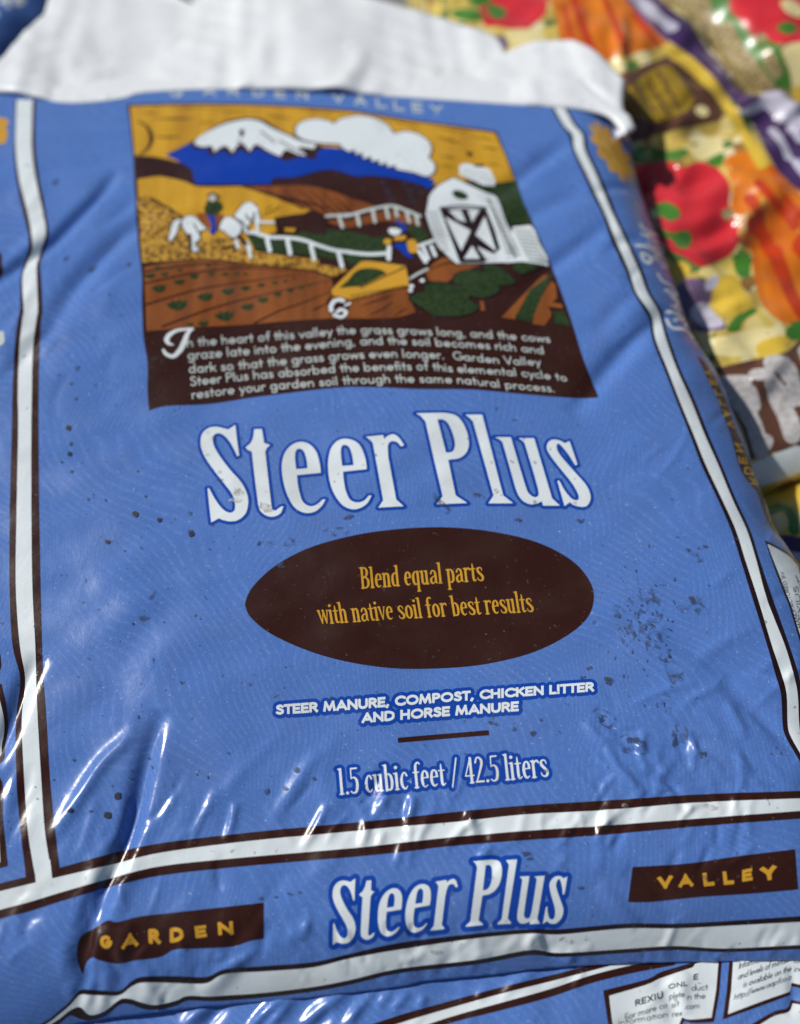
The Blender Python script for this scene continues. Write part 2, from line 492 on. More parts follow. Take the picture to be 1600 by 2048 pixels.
# ------------------------------------------------------------------ lettering
def arc(cx, cy, rx, ry, a0, a1, n=14):
    t = np.radians(np.linspace(a0, a1, n))
    return [(cx + rx * math.cos(v), cy + ry * math.sin(v)) for v in t]
def crv(*p):
    return [tuple(v) for v in spline(p, [0] * len(p), False, 4)]
O_ = arc(.27, .305, .215, .255, 0, 360, 20)
def shift(p, dx):
    return [(x + dx, y) for x, y in p]
ARCH = crv((.06, .34), (.12, .5), (.25, .565), (.39, .5), (.43, .36), (.43, .05))
SANS = {
 'a': (.60, [O_, [(.485, .56), (.485, .05)]]), 'b': (.60, [[(.06, .97), (.06, .05)], shift(O_, .01)]),
 'c': (.50, [arc(.28, .305, .22, .255, 48, 312)]), 'd': (.60, [O_, [(.485, .97), (.485, .05)]]),
 'e': (.56, [[(.06, .3), (.485, .3)] + arc(.27, .305, .215, .255, 0, 312)]),
 'f': (.33, [crv((.33, .93), (.24, .965), (.16, .88), (.15, .7), (.15, .05)), [(.02, .55), (.29, .55)]]),
 'g': (.60, [O_, crv((.485, .56), (.485, 0), (.45, -.2), (.28, -.27), (.09, -.2))]),
 'h': (.54, [[(.06, .97), (.06, .05)], ARCH]), 'i': (.19, [[(.06, .56), (.06, .05)], [(.06, .8)]]),
 'k': (.48, [[(.06, .97), (.06, .05)], [(.4, .56), (.07, .29)], [(.17, .36), (.43, .05)]]),
 'l': (.19, [[(.06, .97), (.06, .05)]]),
 'm': (.86, [[(.06, .56), (.06, .05)], [(x * .84 + .01, y) for x, y in ARCH], [(x * .84 + .33, y) for x, y in ARCH]]),
 'n': (.54, [[(.06, .56), (.06, .05)], ARCH]), 'o': (.57, [O_]),
 'p': (.60, [[(.06, .56), (.06, -.27)], shift(O_, .01)]), 'q': (.60, [O_, [(.485, .56), (.485, -.27)]]),
 'r': (.35, [[(.06, .56), (.06, .05)], crv((.06, .36), (.12, .5), (.23, .56), (.31, .54))]),
 's': (.41, [crv((.32, .48), (.2, .565), (.08, .47), (.12, .36), (.25, .28), (.34, .18), (.28, .07), (.17, .045), (.05, .13))]),
 't': (.33, [[(.15, .84), (.15, .05)], [(.02, .55), (.29, .55)]]),
 'u': (.54, [crv((.06, .56), (.06, .24), (.12, .09), (.25, .045), (.38, .11), (.43, .26), (.43, .56)), [(.43, .56), (.43, .05)]]),
 'v': (.46, [[(.03, .56), (.22, .05), (.42, .56)]]), 'w': (.70, [[(.03, .56), (.18, .05), (.34, .54), (.5, .05), (.65, .56)]]),
 'x': (.46, [[(.04, .56), (.4, .05)], [(.4, .56), (.04, .05)]]), 'y': (.46, [[(.03, .56), (.23, .08)], [(.42, .56), (.14, -.27)]]),
 'z': (.45, [[(.05, .55), (.37, .55), (.05, .06), (.39, .06)]]),
 ',': (.22, [[(.09, .07), (.04, -.09)]]), '.': (.2, [[(.07, .06)]]), ':': (.2, [[(.07, .06)], [(.07, .45)]]),
 '/': (.36, [[(.02, -.1), (.3, 1.0)]]), ' ': (.28, []),
 'A': (.72, [[(.04, .05), (.34, .95), (.65, .05)], [(.15, .31), (.54, .31)]]), 'C': (.72, [arc(.42, .5, .36, .45, 45, 315, 18)]),
 'B': (.56, [[(.06, .05), (.06, .95)] + crv((.06, .95), (.28, .95), (.42, .84), (.42, .66), (.28, .53), (.06, .53)), crv((.06, .53), (.3, .53), (.48, .4), (.48, .2), (.32, .05), (.06, .05))]),
 'D': (.70, [[(.06, .05), (.06, .95)] + crv((.06, .95), (.3, .95), (.56, .78), (.6, .5), (.56, .22), (.3, .05), (.06, .05))]),
 'E': (.52, [[(.44, .95), (.06, .95), (.06, .05), (.44, .05)], [(.06, .5), (.4, .5)]]),
 'F': (.48, [[(.42, .95), (.06, .95), (.06, .05)], [(.06, .5), (.36, .5)]]),
 'G': (.78, [arc(.42, .5, .36, .45, 45, 352, 20) + [(.5, .44)]]),
 'H': (.66, [[(.06, .95), (.06, .05)], [(.56, .95), (.56, .05)], [(.06, .52), (.56, .52)]]), 'I': (.2, [[(.08, .95), (.08, .05)]]),
 'K': (.60, [[(.06, .95), (.06, .05)], [(.5, .95), (.08, .5)], [(.2, .6), (.54, .05)]]),
 'L': (.46, [[(.06, .95), (.06, .05), (.4, .05)]]), 'M': (.86, [[(.05, .05), (.14, .95), (.4, .12), (.66, .95), (.76, .05)]]),
 'N': (.70, [[(.06, .05), (.06, .95), (.6, .05), (.6, .95)]]), 'O': (.86, [arc(.42, .5, .36, .45, 0, 360, 26)]),
 'P': (.54, [[(.06, .05), (.06, .95)] + crv((.06, .95), (.3, .95), (.45, .83), (.45, .62), (.3, .5), (.06, .5))]),
 'R': (.58, [[(.06, .05), (.06, .95)] + crv((.06, .95), (.3, .95), (.45, .83), (.45, .62), (.3, .5), (.06, .5)), [(.26, .5), (.5, .05)]]),
 'S': (.54, [crv((.44, .82), (.3, .955), (.12, .88), (.1, .7), (.26, .54), (.44, .38), (.44, .16), (.26, .045), (.06, .16))]),
 'T': (.52, [[(.02, .95), (.48, .95)], [(.25, .95), (.25, .05)]]),
 'U': (.66, [crv((.06, .95), (.06, .35), (.14, .12), (.31, .045), (.48, .12), (.56, .35), (.56, .95))]),
 'V': (.66, [[(.04, .95), (.32, .05), (.6, .95)]]), 'X': (.62, [[(.05, .95), (.55, .05)], [(.55, .95), (.05, .05)]]),
 'Y': (.62, [[(.04, .95), (.3, .48), (.56, .95)], [(.3, .48), (.3, .05)]]),
}
def vs(pts, rad):
    p = spline(pts, [0] * len(pts), False, 4)
    r = np.interp(np.linspace(0, len(rad) - 1, len(p)), np.arange(len(rad)), rad)
    return (p, r)
def stem(x, y0, y1, top=True, foot='lr', w=.047):
    o = [(np.array([(x, y0 + .03), (x, y1 - .03)]), np.array([w, w]))]
    if top:
        o.append((np.array([(x - .12, y1 - .012), (x - .015, y1 - .045)]), np.array([.010, .045])))
    if 'l' in foot: o.append((np.array([(x - .1, y0 + .012), (x, y0 + .06)]), np.array([.010, .045])))
    if 'r' in foot: o.append((np.array([(x + .1, y0 + .012), (x, y0 + .06)]), np.array([.010, .045])))
    return o
BOWL_L = vs([(.31, .56), (.2, .64), (.1, .52), (.08, .32), (.11, .1), (.19, .03), (.3, .12)], [.018, .026, .045, .05, .045, .026, .015])
BOWL_R = vs([(.1, .54), (.2, .64), (.3, .54), (.33, .33), (.3, .1), (.2, .03), (.1, .12)], [.015, .026, .045, .05, .045, .026, .018])
ARC_S = vs([(.1, .48), (.18, .62), (.27, .62), (.31, .48), (.31, .05)], [.015, .027, .042, .047, .047])
SERIF = {
 'B': (.46, stem(.1, 0, 1) + [vs([(.1, .96), (.25, .96), (.33, .84), (.33, .68), (.25, .56), (.1, .53)], [.025, .03, .05, .05, .03, .02]),
                              vs([(.1, .53), (.28, .5), (.37, .38), (.37, .18), (.28, .05), (.1, .035)], [.02, .03, .05, .05, .035, .028])]),
 'l': (.22, stem(.1, 0, 1)), 'i': (.22, stem(.1, 0, .66) + [(np.array([(.1, .86), (.1, .861)]), np.array([.06, .06]))]),
 'e': (.38, [vs([(.09, .36), (.31, .39)], [.02, .02]), vs([(.31, .39), (.29, .56), (.21, .64), (.12, .57), (.08, .34), (.11, .12), (.2, .035), (.3, .1)],
             [.042, .04, .027, .04, .05, .045, .032, .012])]),
 'n': (.42, stem(.1, 0, .66) + [ARC_S] + stem(.31, 0, .3, False)), 'h': (.42, stem(.1, 0, 1) + [ARC_S] + stem(.31, 0, .3, False)),
 'd': (.43, stem(.31, 0, 1, True, 'r') + [BOWL_L]), 'q': (.42, stem(.31, -.32, .66, False) + [BOWL_L]),
 'p': (.42, stem(.1, -.32, .66) + [BOWL_R]), 'b': (.42, stem(.1, 0, 1, True, '') + [BOWL_R]),
 'u': (.44, stem(.1, .12, .66, True, '') + [vs([(.1, .15), (.14, .05), (.21, .035), (.31, .14)], [.047, .04, .027, .015])] + stem(.31, 0, .66, True, 'r')),
 'a': (.42, [vs([(.09, .5), (.13, .61), (.21, .64), (.29, .56), (.31, .34), (.31, .1), (.38, .03)], [.035, .03, .026, .042, .047, .045, .012]),
             vs([(.3, .38), (.17, .34), (.08, .22), (.1, .07), (.18, .03), (.3, .14)], [.015, .027, .045, .045, .026, .015])]),
 'r': (.34, stem(.1, 0, .66) + [vs([(.1, .48), (.18, .61), (.26, .64), (.32, .56)], [.015, .03, .036, .028])]),
 't': (.27, [vs([(.12, .84), (.12, .5), (.12, .14), (.17, .04), (.27, .1)], [.018, .047, .047, .036, .01]), vs([(.01, .6), (.24, .6)], [.022, .022])]),
 's': (.36, [vs([(.29, .48), (.27, .59), (.18, .64), (.09, .58), (.1, .46), (.2, .34), (.3, .2), (.28, .07), (.18, .03), (.08, .09), (.06, .19)],
             [.012, .022, .026, .042, .05, .05, .05, .042, .026, .022, .012])]),
 'w': (.51, [vs([(.04, .65), (.15, .03)], [.046, .02]), vs([(.15, .03), (.26, .64)], [.02, .02]), vs([(.25, .65), (.36, .03)], [.046, .02]),
             vs([(.36, .03), (.46, .65)], [.02, .022]), vs([(-.04, .65), (.1, .65)], [.012, .012]), vs([(.4, .65), (.51, .65)], [.012, .012])]),
 'v': (.33, [vs([(.05, .65), (.17, .03)], [.046, .02]), vs([(.17, .03), (.29, .65)], [.02, .022]), vs([(-.03, .65), (.1, .65)], [.012, .012]),
             vs([(.23, .65), (.34, .65)], [.012, .012])]),
 'o': (.41, [vs([(.2, .64), (.1, .53), (.08, .33), (.1, .13), (.2, .03), (.3, .13), (.33, .33), (.3, .53), (.2, .64)],
             [.026, .044, .05, .044, .026, .044, .05, .044, .026])]),
 'f': (.28, [vs([(.3, .92), (.24, .98), (.16, .94), (.12, .8), (.12, .5), (.12, .05)], [.022, .03, .036, .046, .047, .047]),
             vs([(.01, .61), (.24, .61)], [.022, .022])] + stem(.12, 0, .3, False)),
 'c': (.36, [vs([(.3, .52), (.24, .63), (.15, .6), (.08, .38), (.1, .15), (.18, .035), (.25, .04), (.31, .13)], [.035, .03, .03, .05, .048, .034, .026, .012])]),
 '1': (.27, stem(.12, 0, 1, True, 'lr')), '.': (.17, [(np.array([(.08, .05), (.08, .051)]), np.array([.055, .055]))]),
 '5': (.42, [vs([(.34, .96), (.12, .96)], [.03, .03]), vs([(.11, .96), (.1, .6)], [.022, .02]),
             vs([(.1, .58), (.22, .62), (.32, .5), (.33, .28), (.28, .09), (.16, .03), (.06, .1)], [.015, .027, .045, .05, .045, .027, .022])]),
 '4': (.42, stem(.28, 0, 1, False) + [vs([(.28, .97), (.04, .3)], [.025, .02]), vs([(.04, .3), (.38, .3)], [.024, .024])]),
 '2': (.42, [vs([(.06, .78), (.12, .94), (.21, .97), (.31, .85), (.29, .64), (.07, .07)], [.03, .03, .027, .045, .045, .02]), vs([(.05, .05), (.34, .05)], [.035, .035])]),
 '/': (.38, [vs([(.05, -.08), (.3, 1.02)], [.026, .026])]), ' ': (.2, []),
}

def resample(P, n=60):
    P = np.asarray(P, float)
    if len(P) > 2:
        P = spline(P, [0] * len(P), False, 8)
    L_ = np.r_[0, np.cumsum(np.hypot(*np.diff(P, axis=0).T))]
    t = np.linspace(0, L_[-1], n)
    return np.column_stack([np.interp(t, L_, P[:, 0]), np.interp(t, L_, P[:, 1])]), L_[-1]

def text(part, s, base, top, mat, lvl=3, font='sans', weight=.06, halo=None, slant=0.0, cell=0.035, track=0.0):
    """set a line of lettering between a base line and a cap line, both traced in the picture"""
    B, Lb = resample(base); Tp, _ = resample(top)
    em = np.hypot(*(Tp - B).T).mean()
    fnt = SANS if font == 'sans' else SERIF
    nat = sum(fnt[c][0] + track for c in s) - track
    k = (Lb / em) / nat
    segs = []
    x = 0.0
    for c in s:
        adv, st = fnt[c]
        for q in st:
            if font == 'sans':
                p = np.array(q, float); r = np.full(len(p), weight)
                if weight > .09:
                    p[:, 1] = weight + (p[:, 1] - .05) / .9 * (1 - 2 * weight)
            else:
                p, r = q; r = r * (1 + weight)
            p = np.column_stack([(p[:, 0] + x) * k + slant * p[:, 1], p[:, 1]])
            if len(p) == 1:
                p = np.repeat(p, 2, 0); r = np.repeat(r, 2)
                r = r * 1.25
            for i in range(len(p) - 1):
                sq = font == 'sans' and weight > .09 and 1 < len(q) < 6
                segs.append((p[i], p[i + 1], r[i], r[i + 1]) + ((.95,) if sq else ()))
        x += adv + track
    W_ = Lb / em
    def place(v):
        t = v[:, 0] / W_ * (len(B) - 1)
        i = np.clip(t.astype(int), 0, len(B) - 2)
        f = (t - i)[:, None]
        b = B[i] * (1 - f) + B[i + 1] * f
        u = Tp[i] * (1 - f) + Tp[i + 1] * f
        return part.s.proj(b + (u - b) * v[:, 1:2])
    if halo:
        hm, hr, hl = halo
        v, t = caps_iso([(g[0], g[1], g[2] + hr, g[3] + hr) for g in segs], cell * 1.2)
        part.add(place(v), t, hm, hl)
    v, t = caps_iso(segs, cell)
    part.add(place(v), t, mat, lvl)
    return part

def empty(name, loc, label, cat, group=None):
    o = bpy.data.objects.new(name, None)
    o.empty_display_size = 0.05
    C.objects.link(o)
    o.location = loc
    o["label"] = label; o["category"] = cat
    if group: o["group"] = group
    ORIGIN[o.name] = tuple(loc)
    return o

def body(surf, name, parent, mat, z_bottom, rings=((.004, .25), (.006, .55), (.001, .85), (-.012, 1.0)), S=None, lift=0.0):
    """closed filled bag: upper film cut at the outline, rolled sides and a base"""
    v, t = iso(surf.X, surf.Y, surf.S if S is None else S)
    z = surf.h(v) + lift
    V = np.column_stack([v, z])
    e = np.concatenate([t[:, [0, 1]], t[:, [1, 2]], t[:, [2, 0]]])
    key = np.sort(e, 1); key = key[:, 0].astype(np.int64) * len(V) + key[:, 1]
    u, first, cnt = np.unique(key, return_index=True, return_counts=True)
    be = e[first[cnt == 1]]
    bv = np.unique(be)
    G = surf.S if S is None else S
    eps = 0.003
    q = v[bv]
    gx = surf._bil(G, q + [eps, 0]) - surf._bil(G, q - [eps, 0])
    gy = surf._bil(G, q + [0, eps]) - surf._bil(G, q - [0, eps])
    nl = np.hypot(gx, gy) + 1e-12
    nrm = -np.column_stack([gx / nl, gy / nl])
    Vs, Fs = [V], [t]
    prev = np.zeros(len(V), int); prev[bv] = bv
    n = len(V)
    for off, fr in rings:
        ring = np.column_stack([q + nrm * off, z[bv] * (1 - fr) + z_bottom * fr])
        cur = np.zeros(len(V), int); cur[bv] = n + np.arange(len(bv))
        a, b = be[:, 0], be[:, 1]
        Fs += [np.stack([prev[b], prev[a], cur[a]], 1), np.stack([prev[b], cur[a], cur[b]], 1)]
        Vs.append(ring); n += len(bv); prev = cur
    ctr = np.array([[*q.mean(0), z_bottom]])
    Vs.append(ctr)
    a, b = be[:, 0], be[:, 1]
    Fs.append(np.stack([prev[b], prev[a], np.full(len(be), n)], 1))
    base = np.array(ORIGIN[parent.name])
    me = make_mesh(name, np.concatenate(Vs) - base, np.concatenate(Fs), [M[mat]])
    o = bpy.data.objects.new(name, me)
    C.objects.link(o); o.parent = parent
    ORIGIN[o.name] = ORIGIN[parent.name]
    return o

def streaks(n, x0, x1, y0, y1, ang, spread, l0, l1, w0, w1, a0, a1, seed):
    r = np.random.RandomState(seed); out = []
    for i in range(n):
        x, y = r.uniform(x0, x1), r.uniform(y0, y1)
        th = math.radians(ang + r.normal(0, spread)); l = r.uniform(l0, l1)
        bend = r.normal(0, 0.15)
        p = [(x + math.cos(th + bend * (k - 1)) * l * (k / 3 - .5), y - math.sin(th + bend * (k - 1)) * l * (k / 3 - .5)) for k in range(4)]
        out.append((np.array(p), r.uniform(w0, w1), r.uniform(a0, a1) * (1 if r.rand() < .65 else -1)))
    return out

def band(rows, i, j, vertical):
    """closed strip between edge i and edge j of traced rows (pos, e0, e1, e2, e3)"""
    r = np.array(rows, float)
    a = np.column_stack([r[:, i + 1], r[:, 0]]) if vertical else np.column_stack([r[:, 0], r[:, i + 1]])
    b = np.column_stack([r[:, j + 1], r[:, 0]]) if vertical else np.column_stack([r[:, 0], r[:, j + 1]])
    f = lambda q: spline(q, [0] * len(q), False, 5)
    return np.concatenate([f(a), f(b)[::-1]])

# ------------------------------------------------------------------ ground under the pile
X0, Y0 = 4.0, 4.0
gm = bpy.data.materials.new("concrete"); gm.use_nodes = True
gb = gm.node_tree.nodes["Principled BSDF"]; gb.inputs["Roughness"].default_value = 0.9
gn = gm.node_tree.nodes.new("ShaderNodeTexNoise"); gn.inputs["Scale"].default_value = 30; gn.inputs["Detail"].default_value = 6
gr = gm.node_tree.nodes.new("ShaderNodeValToRGB")
gr.color_ramp.elements[0].color = (0.16, 0.155, 0.145, 1); gr.color_ramp.elements[1].color = (0.30, 0.29, 0.27, 1)
gm.node_tree.links.new(gn.outputs["Fac"], gr.inputs[0]); gm.node_tree.links.new(gr.outputs[0], gb.inputs["Base Color"])
gme = bpy.data.meshes.new("ground")
gme.from_pydata([(-X0, -Y0, 0), (X0, -Y0, 0), (X0, Y0, 0), (-X0, Y0, 0)], [], [(0, 1, 2, 3)])
gme.materials.append(gm)
go = bpy.data.objects.new("ground", gme); C.objects.link(go)
go["kind"] = "structure"; go["label"] = "grey concrete ground under the pile of bags"; go["category"] = "ground"

# ------------------------------------------------------------------ the front bag: its film
OUT = np.concatenate([PX("-170,165 0,160 300,160 700,150 1000,150 1150,160 1225,195 1248,250 1260,300 1272,350 1294,420 1316,480 1336,540 1355,595 1367,632 1381,670 1405,705 1428,737 1455,793 1475,849 1496,896 1510,948 1528,998 1551,1060 1575,1098 1592,1124 1608,1150 1645,1230 1690,1400 1712,1600 1722,1800 1718,1905*", closed=False, sub=3),
                      PX("1700,1914* 1600,1920 1420,1922 1280,1925 1150,1931 1080,1936 1000,1946 850,1961 800,1972 600,1996 450,2008 350,2018 300,2024 200,2037 150,2047 90,2072 0,2112 -100,2150*", closed=False, sub=3),
                      PX("-220,2120 -260,1900 -250,1200 -230,600 -200,250", closed=False, sub=3)])
mm = 0.001
WR = [  # traced folds: line in the picture, half width, height
 (PX("1160,240 1100,285 1030,345 970,390", False), 7 * mm, -2.6 * mm),
 (PX("1175,360 1120,390 1060,418 1000,460", False), 9 * mm, -2.0 * mm),
 (PX("1235,425 1170,478 1105,525 1040,580", False), 7 * mm, -2.8 * mm),
 (PX("1275,575 1230,620 1190,665", False), 6 * mm, -1.2 * mm),
 (PX("1345,600 1318,628 1260,685 1195,762 1140,830", False), 7 * mm, -3.4 * mm),
 (PX("1300,450 1255,470 1210,505", False), 5 * mm, -1.3 * mm),
 (PX("1290,330 1230,350 1180,380", False), 5 * mm, -1.3 * mm),
 (PX("230,320 190,380 140,435 95,482 30,528 -40,590", False), 5.5 * mm, -4.4 * mm),
 (PX("300,425 262,452 170,543 120,620 85,680", False), 8 * mm, -3.4 * mm),
 (PX("270,380 235,420 190,450", False), 6 * mm, -1.2 * mm),
 (PX("60,215 170,235 300,215 420,200", False), 8 * mm, 2.2 * mm),
 (PX("120,640 60,700 0,760", False), 6 * mm, -1.8 * mm),
 (PX("370,1160 293,1264 220,1386 161,1484 105,1570", False), 14 * mm, -1.3 * mm),
 (PX("275,1455 249,1484 205,1525 161,1591 95,1685", False), 4.0 * mm, 2.4 * mm),
 (PX("325,1420 288,1532 264,1630 230,1728 195,1800 160,1890 118,1980", False), 5.0 * mm, -4.2 * mm),
 (PX("270,1700 235,1790 215,1850", False), 5 * mm, 1.8 * mm),
 (PX("80,1310 49,1362 15,1460 -20,1540", False), 5.0 * mm, -4.0 * mm),
 (PX("1320,1268 1380,1300 1443,1331 1500,1350 1575,1362", False), 6 * mm, -2.4 * mm),
 (PX("1440,1362 1480,1400 1531,1445 1600,1515", False), 5 * mm, -2.6 * mm),
 (PX("1400,1490 1450,1508 1501,1528 1600,1570", False), 4 * mm, 1.4 * mm),
 (PX("1168,1440 1185,1462 1209,1490", False), 2.6 * mm, 0.8 * mm),
 (PX("1205,1470 1226,1519 1247,1548 1290,1590", False), 2.6 * mm, 0.9 * mm),
 (PX("1288,1460 1280,1510 1300,1550", False), 2.6 * mm, 0.9 * mm),
 (PX("1285,1540 1320,1560 1360,1570", False), 2.4 * mm, -0.9 * mm),
 (PX("1310,1500 1325,1540 1360,1568", False), 2.4 * mm, 0.8 * mm),
 (PX("470,1600 462,1640 450,1680", False), 2.4 * mm, 0.9 * mm),
 (PX("655,1605 630,1655 600,1700", False), 2.4 * mm, 0.9 * mm),
 (PX("640,1500 590,1570 550,1640", False), 4 * mm, 0.9 * mm),
 (PX("790,1570 740,1640 720,1700", False), 3 * mm, 1.0 * mm),
 (PX("960,1610 930,1650 890,1695", False), 2.4 * mm, 1.0 * mm),
 (PX("1085,1590 1083,1640 1085,1690", False), 1.8 * mm, 0.4 * mm),
 (PX("860,1640 840,1670 835,1705", False), 2.4 * mm, 0.8 * mm),
 (PX("250,1840 240,1880 225,1925 218,1990", False), 3.5 * mm, 2.2 * mm),
 (PX("205,1900 222,1950 212,2010", False), 3.5 * mm, -2.2 * mm),
 (PX("1250,1740 1310,1770 1370,1840", False), 5 * mm, -1.2 * mm),
 (PX("1200,1770 1250,1820 1290,1850", False), 4 * mm, 1.0 * mm),
 (PX("1070,1840 1085,1880 1065,1910", False), 3 * mm, 1.2 * mm),
 (PX("470,1920 420,1965 380,1990", False), 4 * mm, 1.8 * mm),
 (PX("620,830 600,1000 560,1200", False), 30 * mm, -1.0 * mm),
]
WR = [(q, w, a * 1.3 if a < -1.1 * mm else (a * 1.8 if .55 * mm < a < 1.15 * mm else a)) for q, w, a in WR]
WR += streaks(34, 330, 1560, 1560, 1760, 68, 22, 50, 130, 1.6 * mm, 3.0 * mm, .3 * mm, 1.0 * mm, 3)
WR += streaks(26, 120, 700, 1450, 1900, 62, 12, 120, 260, 3 * mm, 5 * mm, .25 * mm, .6 * mm, 4)
WR += streaks(26, 380, 1650, 1860, 1935, 70, 30, 40, 90, 2.0 * mm, 3.5 * mm, .5 * mm, 1.4 * mm, 5)
WR += streaks(22, 1150, 1560, 1380, 1600, 130, 40, 50, 120, 1.6 * mm, 2.8 * mm, .3 * mm, .9 * mm, 6)
WR += streaks(12, 100, 320, 1880, 2030, 75, 20, 60, 150, 2.5 * mm, 4 * mm, .5 * mm, 1.3 * mm, 8)
WR += streaks(26, 700, 1520, 1600, 1730, 78, 25, 40, 110, 2.0 * mm, 2.9 * mm, .6 * mm, 1.4 * mm, 23)
WR += streaks(18, 1180, 1500, 1440, 1600, 128, 22, 50, 120, 2.0 * mm, 2.8 * mm, .6 * mm, 1.4 * mm, 24)
WR += streaks(50, 250, 1650, 1850, 1960, 80, 35, 25, 80, 1.5 * mm, 2.4 * mm, .3 * mm, 1.0 * mm, 25)
WR += streaks(22, 1240, 1600, 330, 1450, 40, 18, 60, 160, 2.0 * mm, 4.0 * mm, .3 * mm, .8 * mm, 26)
WR += streaks(26, -20, 330, 1560, 2040, 66, 16, 60, 170, 1.7 * mm, 3.2 * mm, .3 * mm, .8 * mm, 27)
WR += streaks(18, 20, 260, 250, 800, 50, 18, 60, 160, 3.0 * mm, 6.0 * mm, .3 * mm, .8 * mm, 28)
def droop(X, Y):
    # the filled bag rolls over towards its near end
    d = np.clip(plane_hit(np.array([(800, 1400)]), ZB)[0, 1] - Y, 0, 1)
    far = np.clip(Y - plane_hit(np.array([(800, 760)]), ZB)[0, 1], 0, 1)
    return -0.09 * (d - 0.06 * (1 - np.exp(-d / 0.06))) - 0.27 * far ** 2
def row(y):
    return plane_hit(np.array([(800.0, y)]), ZB)[0, 1]
def calm_front(X, Y):
    return np.clip((row(205) - Y) / (row(205) - row(300)), 0, 1)
def calm_flap(X, Y):
    return np.clip((Y - row(225)) / (row(140) - row(225)), 0, 1)
FRONT = Surf(ZB, OUT, 0.022, 0.05, 0.0011, WR, waves=0.0011, seed=11, droop=droop, calm=calm_front)

bag = empty("manure_bag", (0.0, 0.30, ZB - 0.09), "blue bag with a farm picture and big white lettering, on top of the pile", "bag", "blue bags in the pile")
body(FRONT, "film", bag, 'blue', ZB - 0.09, rings=((.003, .3), (.003, .6), (-.004, .9), (-.016, 1.0)))

# ------------------------------------------------------------------ its folded white top
FLAP_PX = np.concatenate([PX("-150,180 0,186 62,193 130,204 190,203 250,195 290,184 420,177 550,179 700,186 850,196 1000,206 1100,213 1180,221 1225,236 1250,266*", False, sub=4),
                          PX("1268,254* 1258,232* 1246,222 1243,200 1245,165* 1222,141 1200,120* 1172,103 1142,88* 1120,87 1080,85 1040,91 1012,104* 1004,84 990,64* 950,50 900,34* 850,20 800,9* 720,-8 600,-40 400,-90 160,-80 92,30* 50,75 0,135 -80,185*", False, sub=4)])
FW = [(PX("85,40 95,90 105,140 90,190", False), 10 * mm, -2.5 * mm), (PX("150,0 160,60 150,130", False), 9 * mm, 2 * mm),
      (PX("180,120 210,160 235,195", False), 8 * mm, 3 * mm), (PX("500,100 470,140 450,175", False), 7 * mm, 2 * mm),
      (PX("690,20 720,60 680,130 610,175", False), 9 * mm, 2.4 * mm), (PX("740,40 730,100 715,170", False), 8 * mm, -2 * mm),
      (PX("1010,105 1000,140 985,190", False), 9 * mm, -3 * mm), (PX("1060,95 1070,140 1090,200", False), 8 * mm, 2 * mm),
      (PX("1170,112 1210,150 1238,175", False), 3.5 * mm, -2.4 * mm), (PX("200,90 400,80 640,90", False), 16 * mm, -2 * mm),
      (PX("300,20 500,30 680,25", False), 14 * mm, 2 * mm), (PX("0,155 60,160 100,170", False), 8 * mm, 3 * mm),
      (PX("850,60 830,120 820,190", False), 12 * mm, 1.6 * mm), (PX("930,90 940,140 950,190", False), 9 * mm, -1.6 * mm)]
FW = [(q, w, a * .8) for q, w, a in FW] + streaks(26, 0, 1240, -20, 150, 75, 40, 60, 200, 4 * mm, 9 * mm, .2 * mm, .8 * mm, 77)
FLAP = Surf(ZB + 0.0018, FLAP_PX, 0.0014, 0.004, 0.0013, FW, waves=0.0022, seed=5, power=2.0, calm=calm_flap, droop=droop)
fq = np.column_stack([FLAP.X.ravel(), FLAP.Y.ravel()])
on = np.where(FRONT._bil(FRONT.S, fq) > 0.004, FRONT.h(fq) + 0.0010, -1).reshape(FLAP.X.shape)
FLAP.H = np.maximum(FLAP.H, on)
body(FLAP, "folded_top", bag, 'flap', ZB - 0.05, rings=((.0015, .04), (-.003, .12), (-.010, .4), (-.02, 1.0)))

# ------------------------------------------------------------------ printed border
LEFT = [(200, 29, 34, 66, 72), (215, 30, 33, 65, 71), (250, 30, 32, 64, 70), (300, 28, 32, 64, 71), (360, 33, 39, 72, 79), (420, 45, 54, 85, 91), (465, 56, 63, 92, 97),
        (500, 57, 65, 83, 89), (530, 48, 53, 74, 80), (560, 41, 45, 74, 82), (620, 40, 48, 76, 85), (640, 36, 45, 73, 82), (700, 29, 39, 66, 79),
        (790, 25, 36, 64, 77), (850, 24, 37, 63, 77), (1000, 20, 34, 63, 78), (1170, 19, 32, 65, 81), (1290, 25, 40, 71, 84), (1360, 41, 51, 73, 87),
        (1440, 32, 44, 76, 93), (1560, 33, 49, 83, 100), (1660, 41, 56, 90, 110), (1720, 48, 65, 99, 117), (1756, 52, 72, 105, 122)]
HORZ = [(-80, 1790, 1806, 1846, 1864), (0, 1767, 1783, 1820, 1837), (60, 1752, 1768, 1804, 1822), (122, 1735, 1753, 1785, 1802), (225, 1707, 1729, 1756, 1772), (325, 1686, 1705, 1732, 1750),
        (500, 1665, 1682, 1714, 1731), (700, 1646, 1663, 1697, 1714), (800, 1636, 1653, 1686, 1704), (900, 1625, 1645, 1675, 1692),
        (1050, 1611, 1629, 1662, 1680), (1200, 1602, 1621, 1652, 1670), (1400, 1589, 1605, 1637, 1652), (1600, 1582, 1597, 1622, 1637), (1660, 1580, 1594, 1618, 1633)]
